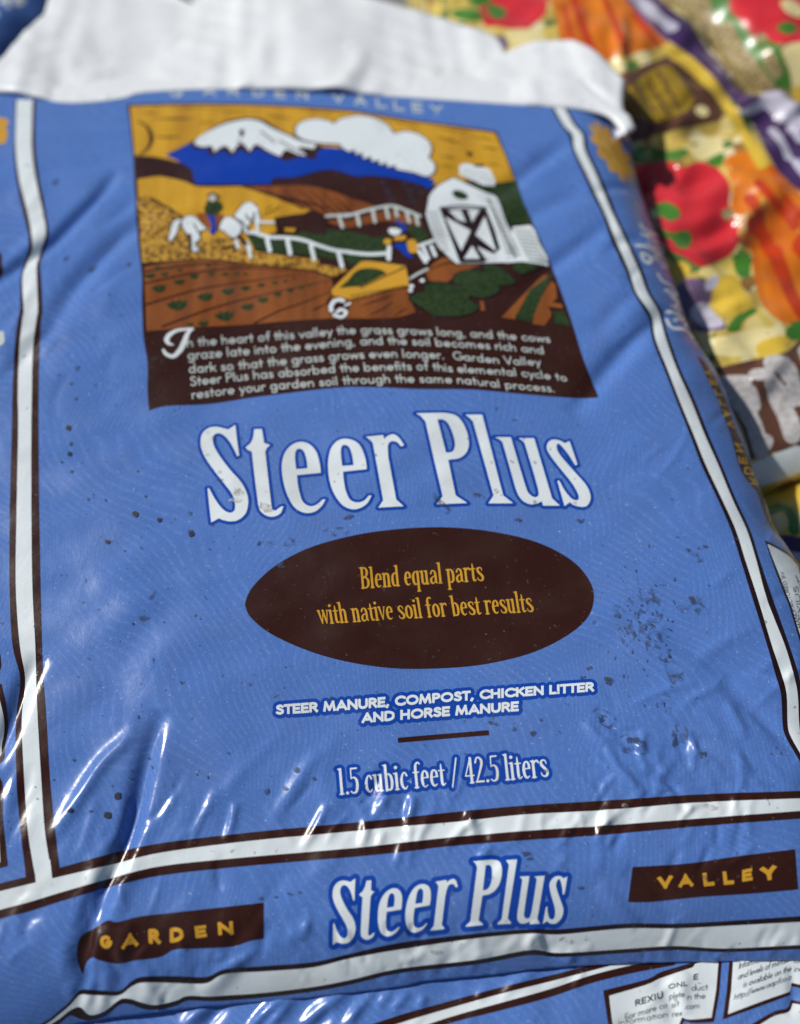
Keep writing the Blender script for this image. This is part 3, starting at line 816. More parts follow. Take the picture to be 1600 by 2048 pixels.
RIGHT = [(212, 1101, 1106, 1126, 1131), (250, 1122, 1127, 1147, 1154), (270, 1137, 1145, 1164, 1171), (300, 1145, 1150, 1169, 1176), (350, 1167, 1174, 1192, 1200), (400, 1190, 1197, 1213, 1222),
         (430, 1205, 1211, 1226, 1233), (480, 1222, 1231, 1250, 1257), (540, 1250, 1257, 1277, 1285), (585, 1267, 1272, 1294, 1301), (620, 1288, 1296, 1315, 1323),
         (640, 1299, 1305, 1321, 1327), (680, 1305, 1311, 1332, 1339), (740, 1329, 1335, 1354, 1361), (800, 1352, 1358, 1381, 1389), (870, 1380, 1387, 1409, 1417),
         (930, 1403, 1411, 1436, 1443), (1000, 1436, 1444, 1465, 1472), (1060, 1462, 1471, 1493, 1500), (1120, 1481, 1490, 1512, 1519), (1200, 1506, 1516, 1534, 1546),
         (1290, 1534, 1543, 1569, 1578), (1350, 1551, 1563, 1587, 1597), (1390, 1562, 1573, 1595, 1603), (1450, 1565, 1575, 1598, 1608), (1475, 1572, 1582, 1604, 1614),
         (1510, 1592, 1602, 1624, 1634), (1560, 1622, 1632, 1654, 1664), (1590, 1638, 1648, 1670, 1680)]
HEM = [(60, 2062, 2066, 2076, 2081), (95, 2043, 2047, 2053, 2058), (120, 2023, 2028, 2037, 2043), (140, 2005, 2011, 2021, 2028), (160, 1983, 1990, 2014, 2035), (180, 1982, 1990, 2030, 2038), (210, 1984, 1991, 2022, 2029),
       (240, 1984, 1990, 1999, 2006), (262, 1966, 1974, 1998, 2006), (280, 1957, 1966, 2004, 2013), (310, 1955, 1965, 2010, 2017), (350, 1955, 1966, 2002, 2009), (375, 1956, 1967, 1992, 1998), (415, 1956, 1966, 1993, 1999),
       (450, 1941, 1948, 1991, 1998), (525, 1935, 1943, 1986, 1992), (625, 1927, 1935, 1974, 1980), (700, 1910, 1917, 1960, 1966), (800, 1888, 1899, 1937, 1943), (950, 1870, 1877, 1920, 1926),
       (1060, 1861, 1867, 1900, 1907), (1120, 1861, 1869, 1906, 1911), (1250, 1850, 1857, 1898, 1903), (1350, 1850, 1857, 1892, 1897), (1450, 1845, 1852, 1897, 1901), (1600, 1835, 1844, 1890, 1895), (1690, 1831, 1841, 1887, 1892)]
p = Part(FRONT)
for rows, ver in ((LEFT, 1), (RIGHT, 1)):
    p.poly(band(rows, 0, 3, ver), 'black' if rows is RIGHT else 'brown', 1, cell=.0008)
    p.poly(band(rows, 1, 2, ver), 'white', 3, cell=.0007)
hb = Part(FRONT)
p.poly(band(HORZ, 0, 3, 0), 'brown', 2, cell=.0008)
p.poly(band(HORZ, 1, 2, 0), 'white', 4, cell=.0007)
p.poly(PX("67,1710* 101,1720* 107,1775* 74,1782*"), 'white', 4, cell=.0007)
p.build("border_stripe", bag)
HEM = [(x, a - 2.5, b, c, d + 3) for x, a, b, c, d in HEM]
p = Part(FRONT)
p.poly(band(HEM, 0, 3, 0), 'black', 1, cell=.0008)
p.poly(band(HEM, 1, 2, 0), 'white', 2, cell=.0007)
p.build("hem_stripe", bag, "wavy white stripe with dark edges along the bottom hem")

# ------------------------------------------------------------------ farm picture
P = Part(FRONT)
PANEL = np.concatenate([PX("254,209* 387,206 544,209 700,220 794,235 919,252 994,263*", False, sub=4),
                        PX("994,263* 1025,342 1047,405 1069,455 1097,517 1123,586 1147,655 1167,720 1197,794*", False, sub=4),
                        PX("1197,795* 1147,796 1044,788 941,779 837,778 769,775 700,774 637,779 512,794 419,808 334,812 298,821*", False, sub=4),
                        PX("298,821* 295,781 295,725 287,675 284,609 284,556 278,500 273,446 267,321 259,242", False, sub=4)])
P.poly(PANEL, 'brown', 1, cell=.0009)
def pp(loop, mat, lvl, grow=0.0, cell=.0006):
    P.poly(loop, mat, lvl, grow, cell)
pp(PX("260,213* 387,210 544,213 700,224 794,239 919,256 990,267* 1010,310* 1022,343* 1032,365* 990,366 919,362 860,372* 700,330 600,330 400,330 330,318 309,314 270,311*"), 'sky', 2, cell=.0008)
# distant blue range, snow and cloud
pp(Z3("430,412* 600,325 700,255 800,205 930,178 1050,193 1120,238 1250,300 1440,368* 1600,400* 1600,500* 1380,520* 700,520* 560,480*"), 'brown', 3)
pp(np.concatenate([Z3("420,420* 500,385 570,345* 620,385* 690,380* 705,430* 790,390* 850,430* 890,380* 960,415* 1000,375* 1150,440* 1190,460* 1290,430* 1380,450* 1390,400* 1450,370 1600,385*", False),
                   Z4("0,385* 120,440 300,500 545,580* 510,640* 460,610* 300,570 120,550 60,560*", False),
                   Z3("1600,545* 1500,515 1400,520 1250,560 1110,565* 1090,605* 610,605* 590,510* 470,440*", False)]), 'royal', 4)
pp(Z3("605,345 640,300 700,265 800,220 900,197 960,192 1030,207 1100,247 1200,292 1290,332 1385,350* 1370,380* 1290,368 1270,370 1322,425* 1260,412 1190,385 1155,428* 1080,395 1000,350 960,398* 920,352 880,357 850,405* 800,360 730,402* 715,362 660,367"), 'white', 5)
pp(Z3("890,260* 925,255* 920,300* 900,310*"), 'brown', 6)
P.strokes([(Z3("1030,270 1080,310 1120,340", False), 1.6), (Z3("1150,330 1220,370 1290,405", False), 1.6), (Z3("880,330 910,345", False), 2)], 'brown', 6)
cloud = np.concatenate([Z3("1255,290 1257,240 1300,205 1380,190 1450,200 1500,222* 1540,190 1600,178", False),
                        Z4("20,172 80,170 170,190 240,230 280,285* 350,270 430,285 500,330 520,390 500,438* 540,480 535,530 490,556 400,530 300,510 295,485* 240,497* 235,470* 190,482* 185,450* 140,462* 135,430* 85,444* 80,405* 40,417* 30,385* -10,400*", False),
                        Z3("1540,365* 1530,350 1400,342 1300,322", False)])
pp(cloud, 'brown', 4.5, grow=.0012)
pp(cloud, 'white', 6)
P.strokes([(arc(267, 277, 37, 33, 75, -75, 16) and [(267 + 36 * math.cos(a), 277 - 34 * math.sin(a)) for a in np.radians(np.linspace(75, -70, 16))], [1.5, 4.0, 1.5])], 'brown', 4)
P.strokes([(Z3(s, False), [.3, r, .3]) for s, r in (("330,185 480,186 620,184", 2.6), ("250,145 330,150 400,148", 1.5), ("350,300 440,305 520,298", 2.4), ("700,130 850,140 1000,135", 1.2), ("1050,165 1150,175 1240,190", 1.6),
           ("300,110 600,115 900,112", 1.0), ("620,215 680,210 730,205", 1.4), ("1250,130 1400,140 1560,150", 1.4))] +
          [(Z4(s, False), [.3, r, .3]) for s, r in (("540,300 640,325 720,350", 2.2), ("830,365 900,375 960,385", 2.0), ("560,420 640,432 690,440", 1.6), ("200,185 330,210 470,245", 1.6), ("480,235 640,255 800,275", 1.4),
           ("500,215 700,240 900,262", 1.1), ("760,300 860,310 950,325", 1.4), ("830,470 920,480 1000,500", 1.2), ("560,480 620,490 680,500", 1.2))], 'brown', 3)
pp(Z4("735,385* 755,400 775,395* 790,425* 760,425 745,405"), 'brown', 3)
# fields
pp(np.concatenate([Z3("240,572* 320,560 400,556 540,586 640,620 900,618* 1000,650 1150,700 1350,770* 1300,792* 1115,820* 1130,910* 1060,930* 970,925* 985,1030* 1100,1050 1400,1088*", False),
                   Z5("1400,88* 1590,130* 1500,172* 1300,122 1000,92 700,57 450,70 272,82*", False)]), 'sky', 2, cell=.0008)
pp(np.concatenate([Z3("238,690* 330,690 440,760 520,815 640,960 720,945 900,950 985,1035* 1100,1052 1400,1088*", False),
                   Z5("1400,88* 1590,130* 1500,172* 1300,122 1000,92 700,57 450,70 272,82*", False)]), 'wheat', 3, cell=.0008)
P.strokes([(Z3(f"{x},{y} {x+6},{y+h}", False), 1.0) for x, y, h in ((260, 690, 40), (290, 680, 50), (320, 690, 45), (350, 705, 50), (380, 715, 45), (410, 735, 40), (440, 750, 50), (470, 770, 40), (500, 790, 40))], 'brown', 4)
P.strokes([(Z3("320,690 430,750 530,815", False), 1.8), (Z3("1050,800 1100,780 1150,750", False), 1.2), (Z3("1060,770 1100,745", False), 1.0)], 'brown', 4)
pp(np.concatenate([Z3("930,622* 1110,617 1300,613 1450,640 1600,692*", False), Z4("0,695* 100,722 165,748* 100,775* 0,800*", False), Z3("1600,790* 1450,800* 1350,772 1150,702")[1:]]), 'soil', 3)
P.strokes([(Z3(s, False), [.4, 2.4]) for s in ("1150,635 1400,790", "1250,628 1460,790", "1330,630 1510,790", "1400,640 1560,790", "1470,660 1600,780", "1050,640 1300,760")], 'brown', 4)
pp(np.concatenate([Z4("0,832* 120,802 260,772 440,832* 465,875* 250,842 100,862 0,882*", False), Z3("1600,835* 1470,835* 1460,850* 1600,888*", False)]), 'soil', 3)
pp(np.concatenate([Z3("940,930* 1000,922 1150,966 1250,930 1300,900 1400,882 1500,900 1600,905*", False), Z4("0,905* 100,930 150,950* 230,935* 235,1040* 225,1086*", False),
                   Z6("225,45* 120,62 60,72 0,95* -20,60*", False), Z3("1600,1100* 1300,1056 1100,1046 985,1012*", False)]), 'green', 3)
pp(Z4("350,870* 470,880* 500,940* 440,990* 400,940*"), 'green', 3)
pp(Z3("1115,822* 1240,800 1390,785* 1460,840* 1440,930* 1250,900* 1130,900*"), 'brown', 5)
pp(Z3("1180,885* 1255,890* 1240,915* 1185,910*"), 'sky', 6)
# fences
P.strokes([(Z3("975,912 1080,945 1200,950 1300,965 1400,1000 1500,1030 1600,1042", False), 4.6), (Z4("0,1045 120,1056 235,1050", False), 4.6)] +
          [(Z3(s, False), 4.2) for s in ("1070,960 1088,1035", "1200,965 1218,1055", "1350,1000 1372,1090")] + [(Z5("1525,15 1550,112", False), 4.4), (Z4("250,1010 246,1080", False), 4.6), (Z6("228,0 226,58", False), 4.4),
           (Z4("440,1003 530,970", False), 4.2), (Z4("470,1015 500,1085", False), 4), (Z4("520,1005 545,1065", False), 4), (Z6("400,10 440,75", False), 4)] +
          [(Z3("1010,850 1110,852", False), 3.4), (Z3("1005,860 1010,905", False), 3.4)], 'white', 7)
P.strokes([(Z4("-40,812 0,806 120,772 260,747 350,772 445,812", False), 3.8), (Z3("1450,812 1600,802", False), 3.6)] +
          [(Z4(s, False), 3.4) for s in ("45,800 60,872", "145,775 160,850", "230,760 245,825", "290,755 302,815", "360,780 380,852", "420,800 435,868")] + [(Z3("1530,815 1552,885", False), 3.4)], 'text', 7)
P.strokes([(Z4(f"{x},{y}", False), 6) for x, y in ((215, 598), (235, 640), (248, 668), (268, 712), (355, 605), (378, 645), (392, 680), (403, 720), (428, 618), (458, 660))], 'scuff', 4)
P.strokes([(Z4(f"{x},{y}", False), 4.2) for x, y in ((215, 598), (235, 640), (248, 668), (268, 712), (355, 605), (378, 645), (392, 680), (403, 720), (428, 618), (458, 660))], 'brown', 5)
# barn
pp(Z4("720,560* 830,612 940,600* 1065,578* 1100,700 1165,840* 1050,860 1000,840* 950,690 850,650"), 'green', 3)
barn = np.concatenate([Z4("485,800 507,680* 560,620 660,565* 720,592 850,652 930,685 962,745 1000,850 1050,950 1090,1060*", False), Z6("905,75* 620,82*", False), Z4("645,1085* 600,1040* 560,1000 510,880", False)])
pp(barn, 'black', 4, grow=.001)
pp(barn, 'white', 5)
annex = np.concatenate([Z4("1040,880* 1150,868* 1180,900 1210,980 1262,1072*", False), Z6("1155,98* 1100,85* 1000,70* 905,78*", False)])
pp(annex, 'white', 5)
P.strokes([(Z4(f"{880+i*9},{705+i*26} {945+i*11},{722+i*26}", False), 1.3) for i in range(14)] + [(Z4(f"{1045+i*12},{900+i*24} {1165+i*12},{905+i*25}", False), 1.3) for i in range(9)] +
          [(Z4(f"{495+i*7},{790+i*22} {560+i*7},{785+i*22}", False), .9) for i in range(12)], 'black', 6)
P.strokes([(Z4("880,700 960,870 1060,1080", False), 1.4)], 'black', 6)
pp(Z4("655,655 690,645 740,665 755,695 715,705 670,690"), 'green', 6)
P.strokes([(Z4("580,758 720,745 872,757", False), 2.4)], 'black', 6)
pp(np.concatenate([Z4("572,762* 870,762* 925,900* 960,1020*", False), Z6("780,75* 640,78*", False), Z4("690,1075* 625,900*", False)]), 'black', 6)
for t in (Z4("607,815* 772,905* 712,1035*"), Z4("862,812* 802,932* 937,1040*"), Z4("632,777* 708,772* 742,852* 690,835*"), Z4("752,772* 828,772* 782,852*"), Z4("782,1000* 728,1085* 832,1085*"), Z4("812,1005* 935,1062* 940,1085* 868,1085*")):
    pp(t, 'white', 7, cell=.0005)
pp(Z4("700,485* 740,472* 895,510* 932,592* 925,618* 850,612* 700,545*"), 'white', 5)
pp(Z4("785,482* 855,480* 850,498* 800,496*"), 'black', 6)
P.strokes([(Z4(f"{715+i*3},{505+i*14} {890+i*6},{535+i*13}", False), .7) for i in range(6)], 'black', 6)
# ploughed foreground, crops, hedge
pp(np.concatenate([Z5("285,112* 450,82 700,67 1000,102 1300,132 1480,180* 1500,262* 1450,330* 1480,440* 1600,440*", False), Z6("0,400* 250,395 382,360* 330,270* 345,225*", False), Z6("330,222* 190,240* 0,300*", False), Z5("1490,300*", False),
                   Z5("1470,440* 1200,457 900,482 600,497 300,522*", False)]), 'soil', 3, cell=.0008)
pp(np.concatenate([Z5("1480,300* 1600,270*", False), Z6("0,290* 190,235 335,215* 345,290* 385,362* 250,397 0,400*", False), Z5("1590,445* 1470,440*", False)]), 'soil', 3)
pp(Z6("440,130* 500,70 560,45 660,60 760,85* 640,140 560,192* 460,182*"), 'soil', 3)
P.strokes([(Z5(s, False), [2.2, 1.8, .6]) for s in ("295,352 600,262 820,222 1330,150", "400,492 700,382 1000,300 1480,195", "990,470 1150,392 1300,340 1490,262", "290,215 600,150 900,118 1300,138", "290,140 480,110 700,90 1000,110", "1370,385 1420,360 1470,340")], 'brown', 4)
P.strokes([(Z6(s, False), [.6, 1.8, .6]) for s in ("60,330 150,300 260,260", "100,385 190,345 250,300", "250,390 300,360 330,340", "450,120 560,80 680,70")], 'brown', 4)
tufts = [(490, 350, 65), (670, 300, 50), (815, 265, 40), (930, 245, 30), (1030, 225, 25), (1115, 210, 20), (1185, 200, 16), (1240, 185, 12), (795, 420, 60), (940, 365, 40), (1040, 320, 35), (1135, 285, 25), (1215, 260, 22),
         (1285, 240, 20), (1340, 225, 15), (320, 165, 35), (375, 245, 45), (505, 205, 35), (410, 155, 25), (600, 170, 30), (710, 155, 22), (800, 155, 22), (875, 152, 18), (930, 155, 14), (660, 470, 34), (575, 478, 22), (370, 115, 20), (440, 115, 20), (510, 130, 18), (690, 100, 16), (600, 95, 16)]
for x, y, r in tufts:
    pp(Z5(f"{x-r},{y} {x-.55*r},{y-.15*r}* {x-.35*r},{y-.5*r}* {x-.1*r},{y-.15*r}* {x+.35*r},{y-.55*r}* {x+.5*r},{y-.2*r}* {x+r},{y-.5*r}* {x+.9*r},{y+.2*r} {x+.2*r},{y+.6*r} {x-.6*r},{y+.4*r}"), 'green', 5, cell=.0005)
hedge = [Z6("350,290 380,260 435,240 440,200 520,190 600,205 660,215 700,250 690,290 750,330 740,345 700,370 600,388 480,380 440,350"), Z6("620,142 680,122 720,120 800,140 870,215 840,260 760,280 700,260 650,210 600,190"),
         Z6("780,92 860,100 940,160 962,190 870,205 800,145"), Z6("950,90 1060,60 1110,90 1050,125 1000,142 960,120")]
for h_ in hedge:
    pp(h_, 'black', 3.5, grow=.0009)
    pp(h_, 'green', 4)
pp(Z6("880,395* 1000,270 1120,150* 1152,142* 1110,220 1000,330 962,405*"), 'soil', 3)
pp(Z6("1168,185* 1195,200* 1203,282* 1150,330* 1170,380 1130,442* 1060,432* 1080,340 1110,280"), 'soil', 3)
pp(Z6("1045,235* 1180,135* 1120,260 1085,340 1050,425* 955,400* 1000,320"), 'green', 4)
pp(Z6("1150,300* 1232,318* 1238,342* 1150,332*"), 'soil', 4)
pp(Z6("1180,360* 1245,355* 1285,445* 1190,432*"), 'green', 3)
pp(Z6("755,300* 775,300 785,355* 760,355*"), 'soil', 3)
# rider on the white horse
pp(Z3("620,790* 690,790 780,800 820,830* 760,900 700,890 640,850*"), 'soil', 4)
pp(Z3("525,850 560,810 610,820 660,870 685,895* 640,905* 640,960* 605,985* 638,1030* 600,1042* 575,1000* 590,955* 545,905"), 'brown', 5, grow=.0008, cell=.0005)
pp(Z3("525,850 560,810 610,820 660,870 685,895* 640,905* 640,960* 605,985* 638,1030* 600,1042* 575,1000* 590,955* 545,905"), 'white', 6, cell=.0005)
pp(Z3("525,830* 470,850 440,965* 455,970* 490,920 505,870"), 'brown', 5, grow=.0008, cell=.0005)
pp(Z3("525,830* 470,850 440,965* 455,970* 490,920 505,870"), 'white', 6, cell=.0005)
pp(Z3("765,890 800,820 860,830 905,880 890,930 860,950 820,930 795,905"), 'brown', 5, grow=.0008, cell=.0005)
pp(Z3("765,890 800,820 860,830 905,880 890,930 860,950 820,930 795,905"), 'white', 6, cell=.0005)
pp(Z3("860,810* 920,735 960,720* 1000,750 1030,850* 1005,880* 975,830 940,900* 980,930* 930,920* 900,850"), 'brown', 5, grow=.0008, cell=.0005)
pp(Z3("860,810* 920,735 960,720* 1000,750 1030,850* 1005,880* 975,830 940,900* 980,930* 930,920* 900,850"), 'white', 6, cell=.0005)
P.strokes([(Z3("872,970 885,1010", False), 4), (Z3("940,980 958,1028", False), 4.5), (Z3("955,1035 965,1075", False), 3.5), (Z3("1005,760 1015,770", False), 1.2)], 'white', 6, cell=.0005)
P.strokes([(Z3("935,800 950,835 975,820", False), 1.5), (Z3("985,790 990,830", False), 1.5), (Z3("900,835 950,900", False), 1.6), (Z3("600,860 640,930", False), 1.3), (Z3("780,1015 860,1005", False), 2.5), (Z3("890,940 935,990", False), 4),
           (Z3("575,930 580,1010", False), 3)], 'brown', 7, cell=.0005)
pp(Z3("668,770 680,735 700,705 765,715 785,760* 740,800* 680,800*"), 'green', 8, cell=.0005)
pp(Z3("695,690 720,672 745,690 735,718 705,715"), 'pale', 9, cell=.0005)
P.strokes([(Z3("690,685 725,668 760,690", False), 2.4)], 'black', 10, cell=.0005)
pp(Z3("685,805* 735,808* 742,900 722,932* 698,918* 715,870"), 'royal', 8, cell=.0005)
# wheelbarrow and man
pp(np.concatenate([Z5("1478,262* 1590,148*", False), Z6("60,72* 120,68 325,95* 345,210* 250,228 190,240 120,262 0,290*", False), Z5("1490,295*", False)]), 'gold', 5)
pp(np.concatenate([Z5("1478,262* 1590,148*", False), Z6("60,72* 120,68 325,95* 345,210* 250,228 190,240 120,262 0,290*", False), Z5("1490,295*", False)]), 'black', 4.5, grow=.0009)
pp(np.concatenate([Z5("1530,248* 1595,190*", False), Z6("20,140* 60,115 130,110 185,120* 215,140* 60,215* 0,218*", False)]), 'green', 6)
P.strokes([(Z6("345,95 345,205", False), 1.2), (Z6("60,222 330,100", False), 1.2)], 'brown', 7)
P.strokes([(Z6(f"{x},{268-x*.19} {x+4},{292-x*.19}", False), [1.4, .3]) for x in range(10, 330, 18)], 'brown', 7)
P.strokes([(Z6("345,172 400,140 450,115", False), 3)], 'text', 7)
P.strokes([(Z6("420,182", False), 5), (Z6("358,215", False), 5), (Z6("352,240", False), 4.5)], 'white', 7)
pp(Z5("1460,390 1470,340 1515,312 1560,320 1590,360 1580,420 1550,450 1500,430"), 'brown', 5)
P.strokes([([(200 + .3125 * (1530 + 52 * math.cos(a)), 500 + .3125 * (375 + 52 * math.sin(a))) for a in np.radians(np.linspace(-200, -60, 10))], 4.5),
           (Z5("1500,420 1545,435 1575,405 1545,385 1520,400", False), 4.0), (Z5("1570,360 1600,345", False), 2.5)], 'white', 7)
pp(Z4("245,905 260,888 300,890 328,905 310,930 270,932"), 'white', 6)
P.strokes([(Z4("305,850 345,880 340,905", False), 4.5)], 'royal', 5)
P.strokes([(Z4("240,975", False), 8), (Z4("300,955 340,950", False), 6), (Z4("395,985 405,1025", False), 10)], 'gold', 7)
pp(Z4("270,1000* 310,985 355,990 375,1040* 410,1085* 370,1075* 300,1015*"), 'royal', 6)
picture = P.build("farm_picture", bag, "brown framed woodcut print of a barn, a rider, fields and a snowy mountain")

# ------------------------------------------------------------------ caption under the picture
c = Part(FRONT)
cap = [("n the heart of this valley the grass grows long, and the cows", [(374, 695), (475, 687), (603, 677), (700, 669), (793, 669), (940, 675), (1020, 680), (1102, 686)], 18.5, 16),
       ("graze late into the evening, and the soil becomes rich and", [(376, 720), (490, 711), (616, 700), (700, 692), (780, 690), (872, 693), (992, 700), (1090, 709)], 18.8, 16),
       ("dark so that the grass grows even longer.  Garden Valley", [(378, 747), (475, 740), (575, 730), (700, 719), (800, 716), (906, 720), (1009, 729), (1083, 732)], 18.8, 16),
       ("Steer Plus has absorbed the benefits of this elemental cycle to", [(381, 773), (512, 759), (600, 752), (687, 745), (837, 741), (923, 746), (1044, 754), (1136, 764)], 18.8, 16),
       ("restore your garden soil through the same natural process.", [(384, 799), (481, 787), (575, 778), (691, 770), (796, 766), (920, 768), (1009, 777), (1111, 785)], 18.8, 16)]
for s, bl, h0, h1 in cap:
    n = len(bl)
    tp = [(x - 1.5 - 3 * i / n, y - (h0 + (h1 - h0) * i / (n - 1))) for i, (x, y) in enumerate(bl)]
    text(c, s, bl, tp, 'text', 3, weight=.072, cell=.05, track=.04)
c.strokes([(Z5("590,508 545,510 490,518 445,545 428,575 440,600 465,608", False), [3.5, 3, 3.5, 5, 5, 3.5, 2]), (Z5("585,512 560,540 540,590 515,640 470,682 425,668 405,640", False), [2.5, 4.5, 5.5, 5.5, 4.5, 4, 2.5])], 'white', 3)
c.build("caption_lettering", bag)

# ------------------------------------------------------------------ title
def S_(f, *a):
    return [f(s) for s in a]
TITLE = [
 S_(TA, "330,147* 343,260* 358,370* 344,374* 300,285 250,225 205,207 170,230 172,290 215,370 290,470 370,560 412,640 424,710 405,790 350,838 290,848 235,836 212,825* 155,856* 140,730* 128,607* 140,607* 185,690 240,760 290,785 325,765 326,700 300,640 240,560 170,470 110,380 80,300 85,220 130,172 190,160 250,172* 278,180*"),
 S_(TA, "467,178* 523,176* 532,230* 540,279* 585,293* 562,312 547,342* 570,540* 592,730* 600,762 625,768 655,745 680,737* 660,787 612,813 560,808 515,775 497,730* 470,520* 450,340* 425,330 403,310* 440,280 460,235"),
 S_(TA, "952,495* 944,430 920,345 870,288 800,270 730,300 685,362 668,450 680,560 710,660 760,745 830,785 900,780 955,740 986,688* 966,688* 925,724 875,738 825,710 800,650 785,580 778,512*", "772,468* 855,462* 848,400 830,342 800,320 772,332 764,385"),
 S_(TA, "1286,468* 1275,390 1240,302 1190,260 1120,247 1060,272 1020,332 1004,430 1015,550 1050,650 1110,730 1180,760 1240,750 1290,715 1321,660* 1301,660* 1265,698 1215,710 1165,690 1135,630 1120,560 1113,487*", "1107,445* 1190,440* 1180,370 1160,312 1130,292 1104,302 1097,350"),
 S_(TA, "1277,233* 1405,220* 1413,250* 1440,226 1480,215 1520,240 1558,297* 1535,303* 1505,272 1465,266 1440,295 1442,380* 1500,690* 1555,738* 1370,748* 1405,695* 1330,280* 1312,258"),
 S_(TB, "115,62* 310,58* 400,75 455,130 490,210 500,290 480,350 430,388 350,400* 405,660* 490,715* 265,724* 310,665* 245,390* 185,122* 150,82*", "272,106* 312,106* 347,132 380,200 400,280 390,330 370,345 335,349*"),
 S_(TB, "472,72* 598,72* 672,360* 750,660* 825,717* 642,717* 680,660* 605,390* 530,120* 502,92*"),
 S_(TB, "686,236* 806,236* 860,420* 915,600 937,645 970,670 1000,668 1008,640 998,590* 955,440* 905,277* 885,258 857,243* 975,243* 1040,460* 1105,680* 1163,734* 1040,734* 1030,700* 1000,717 950,724 900,704 862,660 838,600* 790,430* 745,272* 722,252"),
 S_(TB, "1232,264* 1260,345* 1290,436* 1274,440* 1230,370 1185,312 1152,282 1138,300 1150,345 1200,410 1280,500 1350,580 1380,640 1384,690 1360,733 1320,743 1265,730 1235,708* 1196,738* 1170,645* 1143,552* 1158,552* 1195,620 1245,680 1285,695 1300,678 1290,640 1250,570 1170,470 1100,380 1068,320 1076,275 1110,254 1160,260 1198,280*"),
]
t = Part(FRONT)
for lp in TITLE:
    t.poly(lp, 'white', 3, cell=.00042)
allq = [FRONT.proj(l) for lp in TITLE for l in lp]
X_, Y_ = t._grid(np.concatenate(allq).min(0) - .004, np.concatenate(allq).max(0) + .004, .0006)
Sall = np.full(X_.shape, -1.0)
for lp in TITLE:
    q = [FRONT.proj(l) for l in lp]
    Sall = np.maximum(Sall, poly_sdf(np.stack([X_, Y_], -1), q))
v_, f_ = iso(X_, Y_, Sall + .0019)
t.add(v_, f_, 'deep', 1)
t.build("title_lettering", bag)

# same words again above the hem
src = np.array([(470.8, 850), (422.6, 1046), (831.6, 827), (872.9, 1009), (1138.8, 882.5), (1180.9, 1000)])
dst = np.array([(712, 1753), (665, 1890), (943, 1728), (932, 1856), (1137, 1750), (1120, 1836)])
A_ = []
for (x, y), (u, v) in zip(src, dst):
    A_.append([x, y, 1, 0, 0, 0, -u * x, -u * y, -u]); A_.append([0, 0, 0, x, y, 1, -v * x, -v * y, -v])
A_ = np.array(A_); sc = np.linalg.norm(A_, axis=0); Hm = (np.linalg.svd(A_ / sc)[2][-1] / sc).reshape(3, 3)
def hom(q):
    w = np.column_stack([q, np.ones(len(q))]) @ Hm.T
    return w[:, :2] / w[:, 2:]
t = Part(FRONT)
LOW = [[hom(l) for l in lp] for lp in TITLE]
for lp in LOW:
    t.poly(lp, 'white', 3, cell=.0004)
allq = np.concatenate([FRONT.proj(l) for lp in LOW for l in lp])
X_, Y_ = t._grid(allq.min(0) - .004, allq.max(0) + .004, .0006)
Sall = np.full(X_.shape, -1.0)
for lp in LOW:
    Sall = np.maximum(Sall, poly_sdf(np.stack([X_, Y_], -1), [FRONT.proj(l) for l in lp]))
v_, f_ = iso(X_, Y_, Sall + .0023)
t.add(v_, f_, 'deep', 1)
t.build("hem_lettering", bag)

# ------------------------------------------------------------------ oval and its lines
t = Part(FRONT)
t.poly(OV("24,352 56,288 150,200 300,120 500,65 700,38 900,32 1100,52 1280,95 1420,165 1500,245 1530,330 1500,425 1400,508 1250,578 1050,625 850,642 650,640 450,610 280,560 130,490 50,425 27,385"), 'brown', 1, cell=.0008)
oval = t.build("oval_label", bag)
def zl(s, ox=480, oy=1040, k=.4625):
    return [(ox + float(a.split(',')[0]) * k, oy + float(a.split(',')[1]) * k) for a in s.split()]
t = Part(FRONT)
text(t, "Blend equal parts", zl("524,298 790,280 1057,264"), zl("516,206 782,190 1046,172"), 'gold', 2, 'serif', weight=.12, cell=.02)
text(t, "with native soil for best results", zl("345,452 650,432 960,414 1272,398"), zl("330,362 640,344 950,326 1258,306"), 'gold', 2, 'serif', weight=.12, cell=.02)
t.build("lettering", oval)

# ------------------------------------------------------------------ ingredients, bar, volume
def zi(s): return zl(s, 520, 1340, .4375)
t = Part(FRONT)
text(t, "STEER MANURE, COMPOST, CHICKEN LITTER", zi("75,206 400,184 800,152 1200,122 1526,99"), zi("72,160 398,136 798,106 1198,78 1524,55"), 'white', 3, weight=.13, halo=('deep', .36, 1), slant=.05, cell=.03, track=.07)
text(t, "AND HORSE MANURE", zi("468,244 820,215 1182,189"), zi("466,197 818,169 1180,143"), 'white', 3, weight=.13, halo=('deep', .36, 1.5), slant=.05, cell=.03, track=.07)
t.build("ingredient_lettering", bag)
t = Part(FRONT)
t.poly(ING("628,310* 840,292* 1045,275* 1047,298* 840,315* 632,333*"), 'brown', 1)
t.build("divider_bar", bag)
t = Part(FRONT)
text(t, "1.5 cubic feet / 42.5 liters", zi("362,572 600,552 840,530 1080,510 1322,488"), zi("352,452 590,432 828,412 1066,390 1308,366"), 'white', 3, 'serif', weight=.05, halo=('deep', .135, 1), cell=.018)
t.build("volume_lettering", bag)

